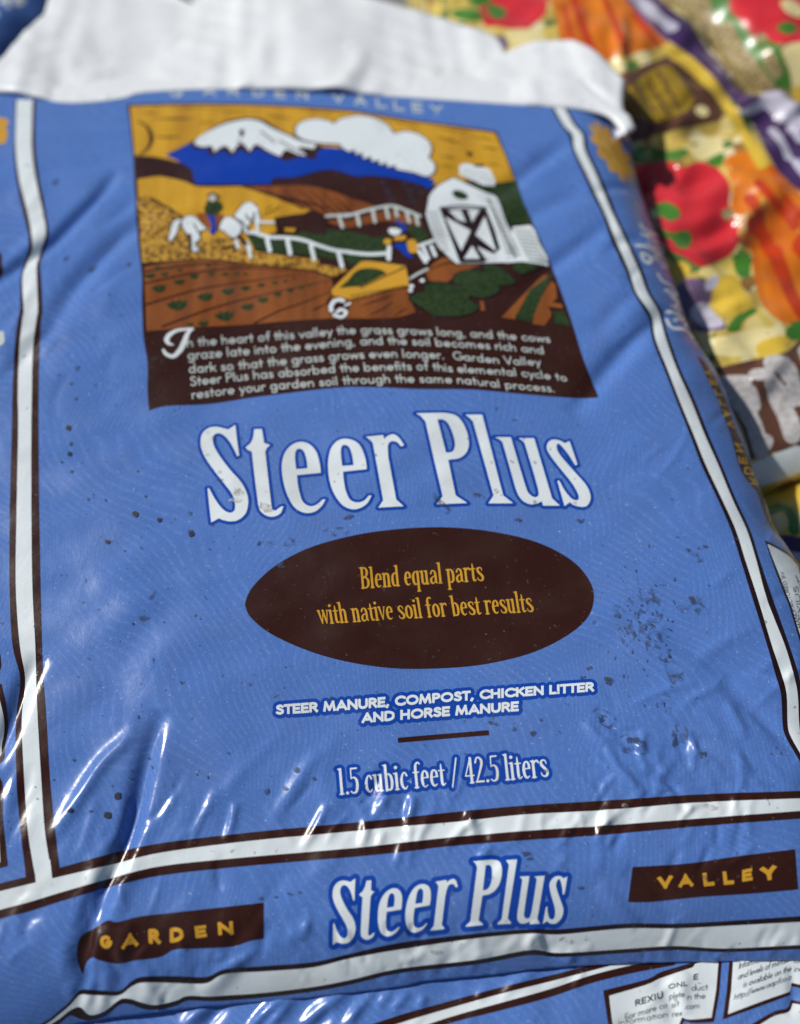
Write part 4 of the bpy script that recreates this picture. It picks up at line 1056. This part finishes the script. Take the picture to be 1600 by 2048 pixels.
# ------------------------------------------------------------------ name plates by the hem
t = Part(FRONT)
t.poly(BL("308,600 325,545 380,512 430,482 470,488 560,466 700,450 900,428 1055,410* 1055,555* 1000,564 930,586 800,594 700,598 640,628 540,642 470,655 400,642 370,630 345,652 331,700* 312,650"), 'brown', 1)
pl = t.build("name_plate", bag, "crumpled brown plate with gold letters at the left end of the hem")
t = Part(FRONT)
def bl_(s): return zl(s, 0, 1600, .5)
for ch, b0, b1, t0, t1 in (("G", "412,598", "446,590", "400,545", "436,540"), ("A", "490,597", "553,583", "500,538", "543,528"), ("R", "600,576", "642,576", "596,516", "632,514"), ("D", "683,572", "738,562", "682,512", "728,506"),
                           ("E", "785,553", "828,547", "780,505", "824,500"), ("N", "876,541", "936,538", "873,490", "932,484")):
    text(t, ch, bl_(b0 + " " + b1), bl_(t0 + " " + t1), 'gold', 2, weight=.142, cell=.03)
t.build("lettering", pl)
t = Part(FRONT)
t.poly(BR("930,368* 1150,354 1350,325 1580,297* 1586,375* 1593,458* 1400,475 1200,488 1000,508 912,508* 922,430*"), 'brown', 1)
pl = t.build("name_plate", bag, "flat brown plate with gold letters at the right end of the hem")
t = Part(FRONT)
def br_(s): return zl(s, 800, 1550, .5)
for ch, b0, b1, t0, t1 in (("V", "1042,456", "1082,452", "1034,408", "1086,402"), ("A", "1118,450", "1172,445", "1122,398", "1162,394"), ("L", "1218,446", "1256,442", "1212,392", "1250,388"), ("L", "1298,440", "1334,436", "1292,386", "1328,382"),
                           ("E", "1370,427", "1410,421", "1370,380", "1407,372"), ("Y", "1462,424", "1496,418", "1446,370", "1498,362")):
    text(t, ch, br_(b0 + " " + b1), br_(t0 + " " + t1), 'gold', 2, weight=.142, cell=.03)
t.build("lettering", pl)

# ------------------------------------------------------------------ heading half hidden by the folded top
t = Part(FRONT)
for ch, x, y in (("G", 352, 184), ("A", 420, 181), ("R", 468, 182), ("D", 518, 184), ("E", 562, 186), ("N", 606, 189), ("V", 678, 196), ("A", 722, 201), ("L", 764, 206), ("L", 799, 211), ("E", 836, 215), ("Y", 874, 220)):
    text(t, ch, [(x - 12, y + 9), (x + 12, y + 11)], [(x - 14, y - 11), (x + 11, y - 9)], 'text', 1, weight=.1, cell=.05)
t.build("heading_lettering", bag)

# ------------------------------------------------------------------ printing on the side gussets
t = Part(FRONT)
def scallop(cx, cy, ax, ay, n, rot):
    P_ = []
    for i in range(n * 2):
        a = math.pi * i / n
        r = 1.0 if i % 2 else 0.84
        x, y = ax * r * math.cos(a), ay * r * math.sin(a)
        P_.append((cx + x * math.cos(rot) - y * math.sin(rot), cy + x * math.sin(rot) + y * math.cos(rot)))
    return spline(P_, [0] * len(P_), True, 4)
a_ = np.linspace(0, 2 * math.pi, 45)[:-1]
t.poly(spline([(1224 + math.cos(math.radians(56)) * 70 * r * math.cos(a) - math.sin(math.radians(56)) * 25 * r * math.sin(a),
                304 + math.sin(math.radians(56)) * 70 * r * math.cos(a) + math.cos(math.radians(56)) * 25 * r * math.sin(a)) for a, r in zip(a_, [1.06, .98, .76, .98] * 11)], [0] * 44, True, 3), 'gold', 1)
t.strokes([(PX("1196,264 1204,276", False), 3), (PX("1210,278 1226,300", False), 2), (PX("1226,302 1246,330", False), 3), (PX("1205,296 1222,318", False), 2)], 'olive', 2)
t.build("sun_badge", bag, "scalloped gold badge on the right side")
t = Part(FRONT)
scr = [("280,200 295,230 330,265 400,300 470,330 500,350", 4.0), ("300,330 380,370 450,420 520,440", 3.5), ("230,490 300,490 380,510 460,560 560,600", 4.5), ("380,450 440,500 520,520 570,560", 3.0), ("300,590 310,660 360,720 420,700 400,640 340,600", 4.5),
       ("420,640 500,680 560,720 590,790", 3.5), ("480,620 560,650 620,720 640,800", 3.5), ("330,350 400,340 470,350", 3), ("520,880 570,960 640,1000 700,1040 740,1090", 4.2), ("620,1100 690,1110 740,1150 780,1140", 4), ("680,1160 750,1190 780,1250 760,1320", 4),
       ("700,1300 760,1350 800,1400 830,1450", 3.4), ("640,1400 700,1390 780,1430 870,1490", 4), ("640,1500 680,1580 740,1620 830,1620 900,1650 990,1740", 4.6), ("740,1510 800,1490 880,1530 900,1590", 3.4), ("720,1220 780,1210 800,1300 820,1370", 3)]
SC = view(1240, 420, .14648)
t.strokes([(SC(s, False), r * .95) for s, r in scr], 'white', 1, cell=.0005)
t.build("script_lettering", bag)
t = Part(FRONT)
t.poly(G3("52,128* 110,170 160,245 215,330 270,440 310,540 365,700 410,800 440,880 490,990 540,1100 565,1200 600,1300 640,1430 720,1580* 690,1570 640,1490 590,1360 560,1260 500,1190 430,1090 385,970 355,860 320,740 270,610 230,490 150,330 100,220"), 'brown', 1)
plate = t.build("side_plate", bag, "narrow dark plate with gold letters running down the right side")
t = Part(FRONT)
for ch, x, y, w, h in (("Y", 148, 265, 26, 44), ("E", 190, 340, 30, 44), ("L", 232, 425, 30, 44), ("L", 268, 508, 28, 44), ("A", 298, 597, 28, 46), ("V", 330, 685, 26, 46), ("N", 400, 875, 30, 62), ("E", 433, 980, 34, 50), ("D", 478, 1065, 36, 56), ("R", 520, 1152, 30, 52)):
    def g(a, b): return (1380 + (x + a) * .2442, 680 + (y + b) * .2442)
    text(t, ch, [g(-w + 4, h * .6), g(-w - 10, -h * .6)], [g(w + 10, h * .8), g(w - 4, -h * .3)], 'gold', 2, weight=.11, cell=.05)
t.build("lettering", plate)
RP = view(1480, 1080, .15625)
t = Part(FRONT)
t.poly(np.concatenate([RP("310,0* 420,50 530,110 620,165 700,240 760,310*", False, sub=3), PX("1606,1150* 1640,1240* 1664,1330* 1640,1330* 1606,1270*", False, sub=3), RP("768,1310* 640,880* 460,420*", False, sub=3)]), 'black', 1)
t.poly(np.concatenate([RP("345,50* 420,85 530,145 620,205 690,275 745,350*", False, sub=3), PX("1603,1160* 1634,1240* 1655,1320* 1640,1320* 1606,1262*", False, sub=3), RP("768,1220* 660,860* 490,420*", False, sub=3)]), 'white', 2)
ip = t.build("side_panel", bag, "white panel with a dark outline and small black print on the right side")
t = Part(FRONT)
def rp(s): return zl(s, 1480, 1080, .15625)
text(t, "MANUFACTURED BY", rp("790,1130 655,760 555,400"), rp("745,1130 612,765 515,405"), 'ink', 3, weight=.06, cell=.05, track=.05)
text(t, "REXIUS", rp("860,1150 800,900 735,580"), rp("770,1130 730,890 675,590"), 'ink', 3, weight=.06, cell=.05)
text(t, "Forest", rp("800,640 760,560 720,440"), rp("770,640 730,560 690,450"), 'ink', 3, weight=.05, cell=.05)
t.build("lettering", ip)
t = Part(FRONT)
t.poly(Z8("-60,170* 0,182 40,190 62,215* 38,250 52,272 40,340 15,360* -20,350 -60,340*"), 'gold', 1)
t.build("sun_badge", bag, "gold badge cut by the left edge of the bag's front")
t = Part(FRONT)
t.poly(PX("-40,665* 0,662 8,668 4,690 -40,695*"), 'text', 1)
t.build("script_lettering", bag)
t = Part(FRONT)
t.poly(PX("-30,500* 0,505 4,530 3,552 -30,570*"), 'brown', 1)
t.build("side_plate", bag)
t = Part(FRONT)
t.poly(PX("-40,1315* -5,1300 3,1330* -5,1345 -40,1345*"), 'brown', 1)
t.build("side_plate", bag)
t = Part(FRONT)
t.poly(PX("-60,1360* 3,1368* 12,1410 16,1450 10,1490 2,1525 -60,1530*"), 'brown', 1)
t.poly(PX("-60,1372* -1,1398* 7,1430 9,1460 4,1490 -3,1515 -60,1515*"), 'white', 2)
t.build("side_panel", bag, "white panel corner with a brown outline on the left side")
t = Part(FRONT)
t.poly(PX("-60,1550* 0,1555 6,1640 16,1732* -60,1752*"), 'brown', 1)
t.poly(PX("-60,1570* -10,1570 -4,1640 1,1725* -60,1740*"), 'white', 2)
t.build("side_panel", bag, "white panel edge with a brown outline near the lower left corner")

# ------------------------------------------------------------------ dried splashes and scuffs
t = Part(FRONT)
r_ = np.random.RandomState(21)
def blot(x, y, r, irr=.25, st=1.0, ang=0.0):
    n = 9
    P_ = []
    for i in range(n):
        a = 2 * math.pi * i / n
        q = r * (1 + r_.normal(0, irr))
        u, v = q * st * math.cos(a), q / st * math.sin(a)
        P_.append((x + u * math.cos(ang) - v * math.sin(ang), y + u * math.sin(ang) + v * math.cos(ang)))
    return spline(P_, [0] * n, True, 3)
drops = [(280, 115, 11), (290, 180, 8), (285, 222, 10), (293, 293, 7), (563, 292, 6), (360, 408, 6), (432, 410, 5), (555, 468, 12), (655, 492, 9), (780, 467, 8), (785, 548, 12), (440, 582, 9), (510, 618, 5), (577, 608, 7), (482, 1622, 15),
         (440, 1700, 15), (287, 1681, 10), (370, 1683, 7), (302, 1475, 6), (340, 1620, 5), (458, 1580, 5), (423, 1777, 6), (295, 1780, 4), (220, 1555, 4), (147, 1585, 4), (530, 1548, 4), (545, 917, 6), (690, 1478, 5), (535, 1518, 4), (610, 1468, 7), (252, 255, 5), (45, 1612, 4), (33, 1725, 4)]
for x, y, r in drops:
    t.poly(blot(x * .4884, 800 + y * .4884, r * .4884, .12), 'dirt' if r > 8 else 'scuff', 4.3, cell=.0004)
for x, y, r in ((165, 457, 15), (248, 498, 9), (118, 542, 11), (30, 555, 12), (1245, 290, 14), (1160, 270, 10), (1050, 240, 12), (1585, 40, 14)):
    t.poly(blot(520 + x * .4375, 1340 + y * .4375, r * .4375, .2), 'scuff', 4.3, cell=.0004)
for x, y, r, st in ((232, 1070, 26, 1), (95, 980, 16, 1.2), (385, 1465, 30, 1.5), (685, 1480, 26, .7), (870, 1565, 24, 1), (190, 1320, 22, 1.2), (665, 1420, 16, .6), (50, 1040, 16, 1.4)):
    t.poly(blot(1150 + x * .293, 1050 + y * .293, r * .293, .3, st), 'scuff', 4.3, cell=.0004)
for x, y, r in ((610, 1185, 22), (435, 1115, 16), (370, 610, 15), (848, 1157, 12), (510, 1835, 18), (385, 1885, 11), (470, 1940, 12), (630, 1950, 9), (500, 2040, 12), (800, 1490, 8), (720, 1350, 8), (630, 1640, 6)):
    t.poly(blot(x * .3027, 180 + y * .3027, r * .3027, .25, 1.4, -.6), 'scuff', 4.3, cell=.0005)
for i in range(150):
    k = r_.rand()
    if k < .55:
        x, y = 1150 + .293 * r_.normal(430, 130), 1050 + .293 * r_.normal(640, 150)
    elif k < .75:
        x, y = r_.normal(1320, 45), r_.normal(1390, 60)
    elif k < .9:
        x, y = r_.uniform(130, 420), r_.uniform(850, 1650)
    else:
        x, y = r_.uniform(450, 1450), r_.uniform(1040, 1560)
    t.poly(blot(x, y, r_.uniform(.9, 3.0), .4, r_.uniform(1.0, 2.0), r_.normal(1.1, .4)), 'scuff', 4.3, cell=.0004)
for x, y, r in ((1080, 1440, 3), (1053, 1708, 7), (1060, 1716, 5), (1100, 1750, 5), (1160, 1775, 4), (523, 1797, 5), (552, 1794, 4), (578, 1788, 4), (600, 1785, 4), (955, 990, 6), (1035, 1040, 5), (1160, 1042, 5), (700, 1035, 7), (560, 1130, 6), (520, 1085, 5)):
    t.poly(blot(x, y, r, .35, 1.3), 'scuff', 4.3, cell=.0004)
for x, y, r, st, an in ((1245, 1250, 26, 1.6, 1.2), (1290, 1215, 34, 1.2, .3), (1305, 1290, 34, 1.5, 1.0), (1345, 1345, 24, 1.5, 1.2), (1325, 1400, 22, 1.5, 1.3), (1385, 1215, 26, 1.6, 0), (1400, 1105, 20, 1.3, .6), (300, 1215, 24, 1.7, -.9),
                        (330, 1175, 16, 1.6, -.9), (1215, 1440, 22, 1.3, .6), (1365, 1480, 20, 1.5, 1.4), (1265, 1490, 24, 1.4, .2), (560, 1085, 22, 2.0, 0), (880, 1005, 16, 1.4, 1), (660, 1060, 20, 1.8, 0), (1000, 1440, 22, 1.8, .2), (1150, 1880, 16, 1.8, 0), (420, 870, 18, 1.4, 1)):
    t.poly(blot(x, y, r, .22, st, an), 'smear', 3.6, cell=.0006)
for x, y, r, st in ((476, 985, 11, 1.1), (470, 1000, 7, 1.5), (528, 1012, 9, 1.3), (535, 1022, 6, 1.4), (992, 983, 5, 1), (1150, 1006, 4, 1), (415, 910, 4, 1.2), (440, 944, 3, 1), (870, 1905, 7, 1.5), (1420, 1615, 8, 1.4), (1250, 1612, 5, 1.2)):
    t.poly(blot(x, y, r, .3, st), 'stain', 4.4, cell=.0004)
t.build("mud_splashes", bag, "dark dried drops, smears and scuffs scattered over the blue film", "stuff")

# ------------------------------------------------------------------ blue bag underneath, seen along the bottom
LOWPX = np.concatenate([PX("-260,1780* 300,1700 900,1660 1500,1640 1860,1700*", False, sub=3), PX("1880,1900 1900,2200 1800,2330 1300,2360 700,2400 100,2420 -250,2400 -300,2150", False, sub=3)])
LW = [(FA(s, False), w * mm, a * mm) for s, w, a in (("40,520 110,430 240,335", 3, 1.6), ("430,560 600,380 760,270", 2.6, 1.8), ("540,560 680,400 790,280", 2.4, 1.2), ("760,540 950,370 1120,250", 3, 1.6), ("1060,520 1160,390 1280,260", 2.6, 1.4),
      ("1380,400 1440,330 1500,270", 2.4, 1.0), ("1290,370 1340,310 1390,270", 2.4, .9), ("1560,380 1600,280", 2.4, 1.0), ("150,520 250,420 330,350", 3, -1.4), ("880,520 1010,380", 3, -1.2))]
LW = [(q, w, a * 1.35) for q, w, a in LW]
LW += [(BR(s, False), w * mm, a * mm) for s, w, a in (("400,900 450,840 540,780", 2.6, 1.2), ("690,870 730,770", 2.2, .9), ("300,900 350,850", 2.4, 1.0), ("1060,800 1050,860 1090,930 1070,1000", 4, -1.6), ("1150,790 1120,860 1140,960", 3.5, 1.6),
      ("1560,760 1570,900 1540,960", 3, -1.6))]
LW += streaks(40, -50, 1650, 1930, 2090, 50, 20, 60, 160, 1.8 * mm, 3.2 * mm, .2 * mm, .7 * mm, 14)
UNDER = Surf(ZB - 0.034, LOWPX, 0.03, 0.06, 0.0012, LW, waves=0.0022, seed=31)
ub = empty("manure_bag", (0.0, 0.03, 0.0), "blue bag under the hem of the top bag, showing white panels of black print", "bag", "blue bags in the pile")
body(UNDER, "film", ub, 'blue', 0.0)
FST = [(600, 2098, 2113, 2140, 2156), (700, 2064, 2080, 2104, 2118), (800, 2030, 2046, 2068, 2080), (900, 2002, 2016, 2034, 2046), (1000, 1975, 1988, 2006, 2021), (1100, 1951, 1963, 1978, 1994), (1180, 1931, 1942, 1951, 1967), (1260, 1912, 1922, 1931, 1947), (1350, 1895, 1905, 1914, 1930)]
t = Part(UNDER)
t.poly(band(FST, 0, 3, 0), 'brown', 1, cell=.0007)
t.poly(band(FST, 1, 2, 0), 'white', 2, cell=.0007)
t.build("border_stripe", ub)
t = Part(UNDER)
t.poly(FB("100,385* 430,300 550,240 790,172 870,162 1005,130* 985,400* 945,622* 900,628 780,632 720,615* 690,660* 690,760* 155,760*"), 'brown', 1)
t.poly(FB("145,425* 430,340 540,290 785,207* 800,180* 980,145* 960,380* 925,592* 760,606 700,588* 680,640* 680,760* 185,760*"), 'white', 2)
pn = t.build("print_panel", ub, "crumpled white panel with bold black print")
t = Part(UNDER)
def fb(s): return zl(s, 1180, 1880, .2625)
for s, b_, tp, wt in (("REXIU", "345,505 560,440", "340,458 553,388", .10), ("ONL", "598,376 742,348", "594,338 738,310", .10), ("E", "785,306 822,300", "787,262 824,256", .10),
                      ("duct", "770,388 898,380", "770,340 898,332", .055), ("For more co", "265,610 590,512", "262,562 586,466", .055), ("plete", "602,452 722,432", "600,404 718,386", .055),
                      ("n the", "740,455 880,446", "740,408 880,399", .055), ("information", "215,655 595,585", "212,607 592,538", .055), ("rex", "625,588 702,575", "622,542 700,530", .055), ("sit", "618,520 680,502", "615,474 678,456", .055), (".com", "715,530 838,520", "715,484 838,474", .055)):
    text(t, s, fb(b_), fb(tp), 'ink', 3, weight=wt, cell=.03, slant=.05, track=.1 if wt > .09 else 0)
t.build("lettering", pn)
t = Part(UNDER)
t.poly(FB("1064,120* 1300,110 1700,90* 1700,390* 1600,366 1532,352* 1522,420* 1300,502 1010,606* 1040,400*"), 'brown', 1)
t.poly(FB("1092,120* 1300,110 1700,90* 1700,360* 1600,340 1534,325* 1524,392* 1300,470 1050,565* 1075,380*"), 'white', 2)
pn = t.build("print_panel", ub, "white panel with thin slanted black print")
t = Part(UNDER)
for s, b_, tp in (("Information", "1130,222 1356,150", "1134,170 1360,100"), ("and levels of metals", "1122,305 1512,168", "1128,255 1516,118"), ("is available on the", "1164,364 1532,236", "1170,314 1536,188"), ("http://www.aapfco.o", "1092,460 1532,300", "1098,412 1538,252"),
                  ("form", "1548,180 1640,168", "1552,132 1644,120"), ("inet", "1550,245 1640,236", "1554,198 1644,190")):
    text(t, s, fb(b_), fb(tp), 'ink', 3, weight=.05, cell=.03, slant=.1)
t.build("lettering", pn)
t = Part(UNDER)
t.poly(FB("1200,660* 1400,545 1500,520 1530,455* 1600,468 1700,480* 1700,800* 1200,800*"), 'brown', 1)
t.poly(FB("1262,665* 1400,580 1512,548 1542,482* 1600,492 1700,505* 1700,800* 1262,800*"), 'white', 2)
t.build("print_panel", ub, "blank white panel corner below the slanted print")

# ------------------------------------------------------------------ blue bag behind the folded top
BPX = PX("-260,180 -120,150 0,128 60,66 110,10 160,-60 150,-220 -50,-260 -300,-200 -340,0", sub=4)
BACK = Surf(ZB - 0.07, BPX, 0.02, 0.04, 0.0025, [], waves=0.002, seed=41)
bb = empty("manure_bag", (-0.42, 0.78, 0.0), "blue bag with white letters just showing behind the folded white top", "bag", "blue bags in the pile")
body(BACK, "film", bb, 'blue', 0.0)
t = Part(BACK)
for ch, x, y in (("S", -14, 28), ("t", 16, 5), ("e", 40, 0)):
    text(t, ch, [(x - 8, y + 16), (x + 14, y + 8)], [(x - 22, y - 16), (x + 2, y - 24)], 'white', 1, weight=.12, cell=.05)
t.build("title_lettering", bb)

# ------------------------------------------------------------------ vegetable bags on the right
ZV = ZB - 0.052
VPX = np.concatenate([PX("820,-140* 1210,-140*", False, smooth=False), PX("1331,4 1403,74 1460,144 1512,184 1600,206 1800,250*", False, sub=3), PX("1800,880* 1600,946 1522,976 1340,1020*", False, sub=3), PX("1180,800 1060,500 900,150", False, sub=3)])
VW = [(G2(s, False), w * mm, a * mm) for s, w, a in (("200,180 380,110 560,90", 12, -6), ("560,330 760,250 1000,200", 12, -6), ("660,860 860,720 1060,590", 10, -8), ("480,480 700,430 980,330", 14, 4), ("560,950 800,870 1100,740", 12, 6), ("1150,860 1350,760 1600,700", 10, -6),
      ("1060,250 1250,330 1500,300", 10, 4))]
VW += [(G1(s, False), w * mm, a * mm) for s, w, a in (("1300,520 1420,450 1560,430", 9, 9), ("1430,330 1500,420 1600,520", 10, 8), ("1360,560 1480,540 1600,600", 8, -8), ("850,620 1050,560 1230,520", 12, 5), ("900,650 1100,600 1290,560", 10, -5))]
VW += streaks(40, 1150, 1600, 0, 950, 20, 40, 120, 320, 5 * mm, 11 * mm, 1.8 * mm, 5.5 * mm, 91)
VEG = Surf(ZV, VPX, 0.02, 0.035, 0.003, VW, waves=0.005, seed=51)
vb = empty("vegetable_bag", (0.35, 0.75, 0.0), "bag printed with a large tomato, carrots and brown labels, beside the blue bag's right edge", "bag", "vegetable printed bags in the pile")
body(VEG, "film", vb, 'veg', 0.0)
t = Part(VEG)
cc = .0018
def vp(loop, mat, lvl): t.poly(loop, mat, lvl, cell=cc)
vp(G1("120,-60* 430,-60* 445,40 400,100 330,135 220,122 150,105"), 'red', 1)
vp(G1("170,20 230,30 260,60 220,90 180,70"), 'leaf', 2)
vp(G1("0,60 60,40 140,50 160,90 60,95"), 'leaf', 1); vp(G1("70,-20 150,-30 190,0 130,30"), 'leaf', 2)
vp(G1("430,-60* 800,-60* 830,0* 995,175* 980,205 850,242 760,268 680,275 600,230 540,205 500,160 480,60"), 'orange', 1)
t.strokes([(G1(s, False), r) for s, r in (("560,-20 600,100 660,250", 7), ("700,-20 760,120 800,250", 5), ("520,20 540,120 560,190", 4), ("840,60 900,140 950,200", 6))], 'rust', 2, cell=cc)
vp(G1("250,150 330,130 430,160 440,190 300,200"), 'cream', 1); vp(G1("720,280 760,260 800,290 790,330 740,330"), 'cream', 1); vp(G1("840,245 900,235 920,265 860,285"), 'cream', 2); vp(G1("790,290 850,280 860,310 800,320"), 'leaf', 1)
vp(G1("210,180 240,160 270,210 250,225"), 'mauve', 1)
t.strokes([(G1("800,-20 900,90 990,180", False), 5)], 'mauve', 3, cell=cc)
vp(np.concatenate([G1("815,-60* 985,178* 1100,262 1210,372 1300,472 1380,562 1440,682 1510,802*", False), G2("1420,200* 1600,345* 1900,520*", False, sub=2), PX("1790,262* 1600,212* 1512,190* 1460,150* 1403,80* 1331,10* 1250,-100*", False, smooth=False)]), 'purple', 2)
t.strokes([(G1("850,-10 930,60 1010,125", False), 13)], 'lilac', 4, cell=cc)
t.strokes([(G1(s, False), r) for s, r in (("1170,265 1230,320 1290,410", 10), ("1280,260 1320,320", 8))], 'mauve', 4, cell=cc)
t.strokes([(G1(s, False), r) for s, r in (("1250,240 1310,290 1330,330", 9), ("1475,600 1520,660 1545,720", 9), ("1560,580 1600,640", 9), ("1580,740 1640,820", 8), ("1640,660 1700,760", 9))], 'lilac', 4, cell=cc)
t.strokes([(G1(s, False), r) for s, r in (("1350,340 1370,400", 9), ("1330,360 1340,420", 6))], 'choc', 4, cell=cc)
vp(G1("1310,520* 1360,490 1420,450 1420,380 1400,330 1470,330 1550,420 1640,480* 1640,620 1580,560 1500,560 1440,500 1380,530"), 'lilac', 5)  # glare on the crumpled film, painted as a pale flat shape
vp(G1("980,200* 1060,230 1200,350 1290,480 1340,560 1400,650 1460,760* 1410,780* 1330,640 1250,500 1160,390 985,245*"), 'yellow', 3)
vp(G1("770,350* 960,270 1010,268 1180,410 1240,500 1235,552* 1000,602 830,655* 810,560"), 'choc', 3)
vp(G1("795,440 830,390 930,320 1010,310 1060,370 1115,450 1080,510 1000,545 930,560 850,530"), 'olive', 4)
t.strokes([(G1(s, False), 3) for s in ("850,400 940,520", "900,360 1000,530", "950,330 1050,500", "830,470 870,520")], 'choc', 5, cell=cc)
t.strokes([(G1("1150,510", False), 13)], 'cream', 4, cell=cc)
vp(G1("825,700 880,665 950,680 1000,690 1080,680 1070,720 960,742 840,745"), 'leaf', 2); vp(G1("1180,730 1250,700 1240,755 1190,760"), 'leaf', 3); vp(G1("1100,690 1160,650 1240,650 1240,700 1150,735"), 'cream', 2)
vp(G2("180,160 300,112 480,90 600,150 720,105 850,120 950,200 1010,300 1000,450 1050,560 1075,680 1080,780 1000,890 860,955 760,985 620,900 430,800 330,600 260,350"), 'red', 2)
vp(G2("330,500 450,440 560,480 590,560 500,600 430,560 380,620 350,580"), 'leaf', 3); vp(G2("370,620 430,660 520,700 640,680 690,740 660,820 580,830 520,760 420,720"), 'leaf', 3); vp(G2("340,520 380,500 420,560 370,580"), 'cream', 4)
t.strokes([(G2("990,540", False), 12)], 'seed', 3, cell=cc)
vp(G2("960,100 1050,30 1150,15 1400,150 1500,230 1620,380* 1900,560* 1900,1350* 1600,1430 1480,1460 1350,1380 1260,1250 1200,1000 1190,850 1080,760 1030,600 1020,450 1030,300"), 'orange', 1)
t.strokes([(G2(s, False), r) for s, r in (("1370,850 1440,1000 1520,1200 1620,1380", 15), ("1170,400 1260,560 1290,760", 9), ("1250,270 1400,450 1560,640", 8), ("1200,640 1300,740 1330,820", 12), ("1620,740 1580,820 1640,900", 10), ("1480,400 1600,560", 5))], 'rust', 2, cell=cc)
vp(G2("560,1130 700,1080 830,1130 860,1250 820,1300 900,1400 980,1500 760,1530 660,1480 600,1300"), 'mauve', 1)
vp(G2("680,1340 780,1280 880,1380 960,1470 820,1500 690,1420"), 'lilac', 2); vp(G2("800,1120 900,1050 900,1140 820,1190"), 'lilac', 2)
vp(G2("850,1240 940,1080 1060,1050 1130,1200 1200,1250 1180,1380 1000,1400 900,1350"), 'yellow', 2); vp(G2("520,960 620,940 680,1000 600,1080 520,1060"), 'yellow', 2)
vp(G2("1060,1400 1120,1370 1200,1330 1230,1360 1120,1440 1080,1520 980,1520"), 'leaf', 3); vp(G2("1040,940 1120,860 1180,920 1170,1060 1080,1060"), 'leaf', 1)
vp(G2("800,1600 1000,1560 1250,1500 1500,1520 1510,1620 1420,1720 1250,1740 1000,1740 820,1700"), 'cream', 1); vp(G2("1240,1640 1400,1570 1500,1580 1500,1650 1400,1730 1260,1740"), 'yellow', 2)
vp(G2("1490,1500 1620,1450 1700,1480* 1700,1600* 1500,1590"), 'leaf', 2)
t.build("vegetable_print", vb)
t = Part(VEG)
vp(G3("180,240* 500,165 760,112 901,0* 1250,-150* 1250,720* 901,872 620,935 500,985* 440,760 300,480"), 'choc', 2)
bx = t.build("brown_label", vb, "brown label with tall pale lettering near the white band")
t = Part(VEG)
t.strokes([(G3(s, False), r) for s, r in (("310,350 420,340 380,450 470,600 530,720 580,900", 17), ("360,420 480,440 520,540", 13), ("560,280 660,300 720,480 800,640 840,770", 17), ("680,180 760,200 830,330 920,480", 17), ("720,440 820,500", 15), ("560,800 640,820 600,900", 10), ("960,100 1080,400 1150,560", 18))], 'pale', 3, cell=cc)
t.build("lettering", bx)
t = Part(VEG)
vp(G3("500,1010* 700,930 901,850 1300,690* 1300,920* 901,1085 700,1160 500,1215*"), 'white', 2)
t.build("white_band", vb)

V2 = np.concatenate([PX("1250,-100* 1338,0 1412,68 1468,134 1520,172 1604,194 1800,236*", False, sub=3), PX("2100,150 2050,-250 1700,-420 1350,-380 1220,-250", False, sub=3)])
VEG2 = Surf(ZV + .01, V2, 0.025, 0.035, 0.003, [], waves=0.005, seed=61)
v2 = empty("vegetable_bag", (0.62, 1.05, 0.0), "bag printed with seeds, tomato and green leaves in the far corner beyond the purple stripe", "bag", "vegetable printed bags in the pile")
body(VEG2, "film", v2, 'seed', 0.0)
t = Part(VEG2)
vp(G1("1190,-80 1260,-80 1290,60 1250,110 1200,60"), 'leaf', 1)
vp(G1("1270,40 1340,100 1400,200 1470,175 1520,260 1560,400 1500,395 1420,300 1330,190"), 'leaf', 2)
vp(G1("1275,30 1340,-60 1700,-80* 1700,180* 1490,200 1430,150 1385,162 1330,100"), 'red', 3)
vp(G1("1490,130 1540,100 1590,130 1545,160"), 'leaf', 4); vp(G1("1510,10 1560,0 1610,40 1600,80 1540,60"), 'cream', 4); vp(G1("1440,210 1490,260 1520,340 1480,360 1430,280"), 'seed', 3)
vp(G1("1520,230 1600,190 1750,180* 1750,420* 1590,430 1555,330"), 'cream', 2); vp(G1("1560,420 1600,390 1640,440 1590,470"), 'yellow', 3)
t.build("vegetable_print", v2)

V3 = np.concatenate([PX("1250,1010* 1420,1006 1530,986 1604,956 1800,890*", False, sub=3), PX("1900,1200 1900,1600 1600,1640 1400,1500 1260,1250", False, sub=3)])
VEG3 = Surf(ZV - .01, V3, 0.025, 0.035, 0.003, [], waves=0.005, seed=71)
v3 = empty("vegetable_bag", (0.40, 0.35, 0.0), "yellow and purple printed bag below the white band, mostly behind the blue bag's right edge", "bag", "vegetable printed bags in the pile")
body(VEG3, "film", v3, 'veg', 0.0)
t = Part(VEG3)
t.strokes([(G3("640,1400 760,1370 840,1450 850,1560", False), 10)], 'leaf', 2, cell=cc)
vp(G3("680,1440 740,1430 770,1520 720,1560"), 'cream', 2); vp(G3("600,1250 760,1180 901,1130 1000,1250 901,1400 760,1330"), 'yellow', 1)
vp(G3("640,1620 800,1600 1000,1660 1000,1740 780,1720"), 'purple', 2); vp(G3("780,1720 1000,1740 1000,1850 840,1800"), 'lilac', 1)
t.build("vegetable_print", v3)
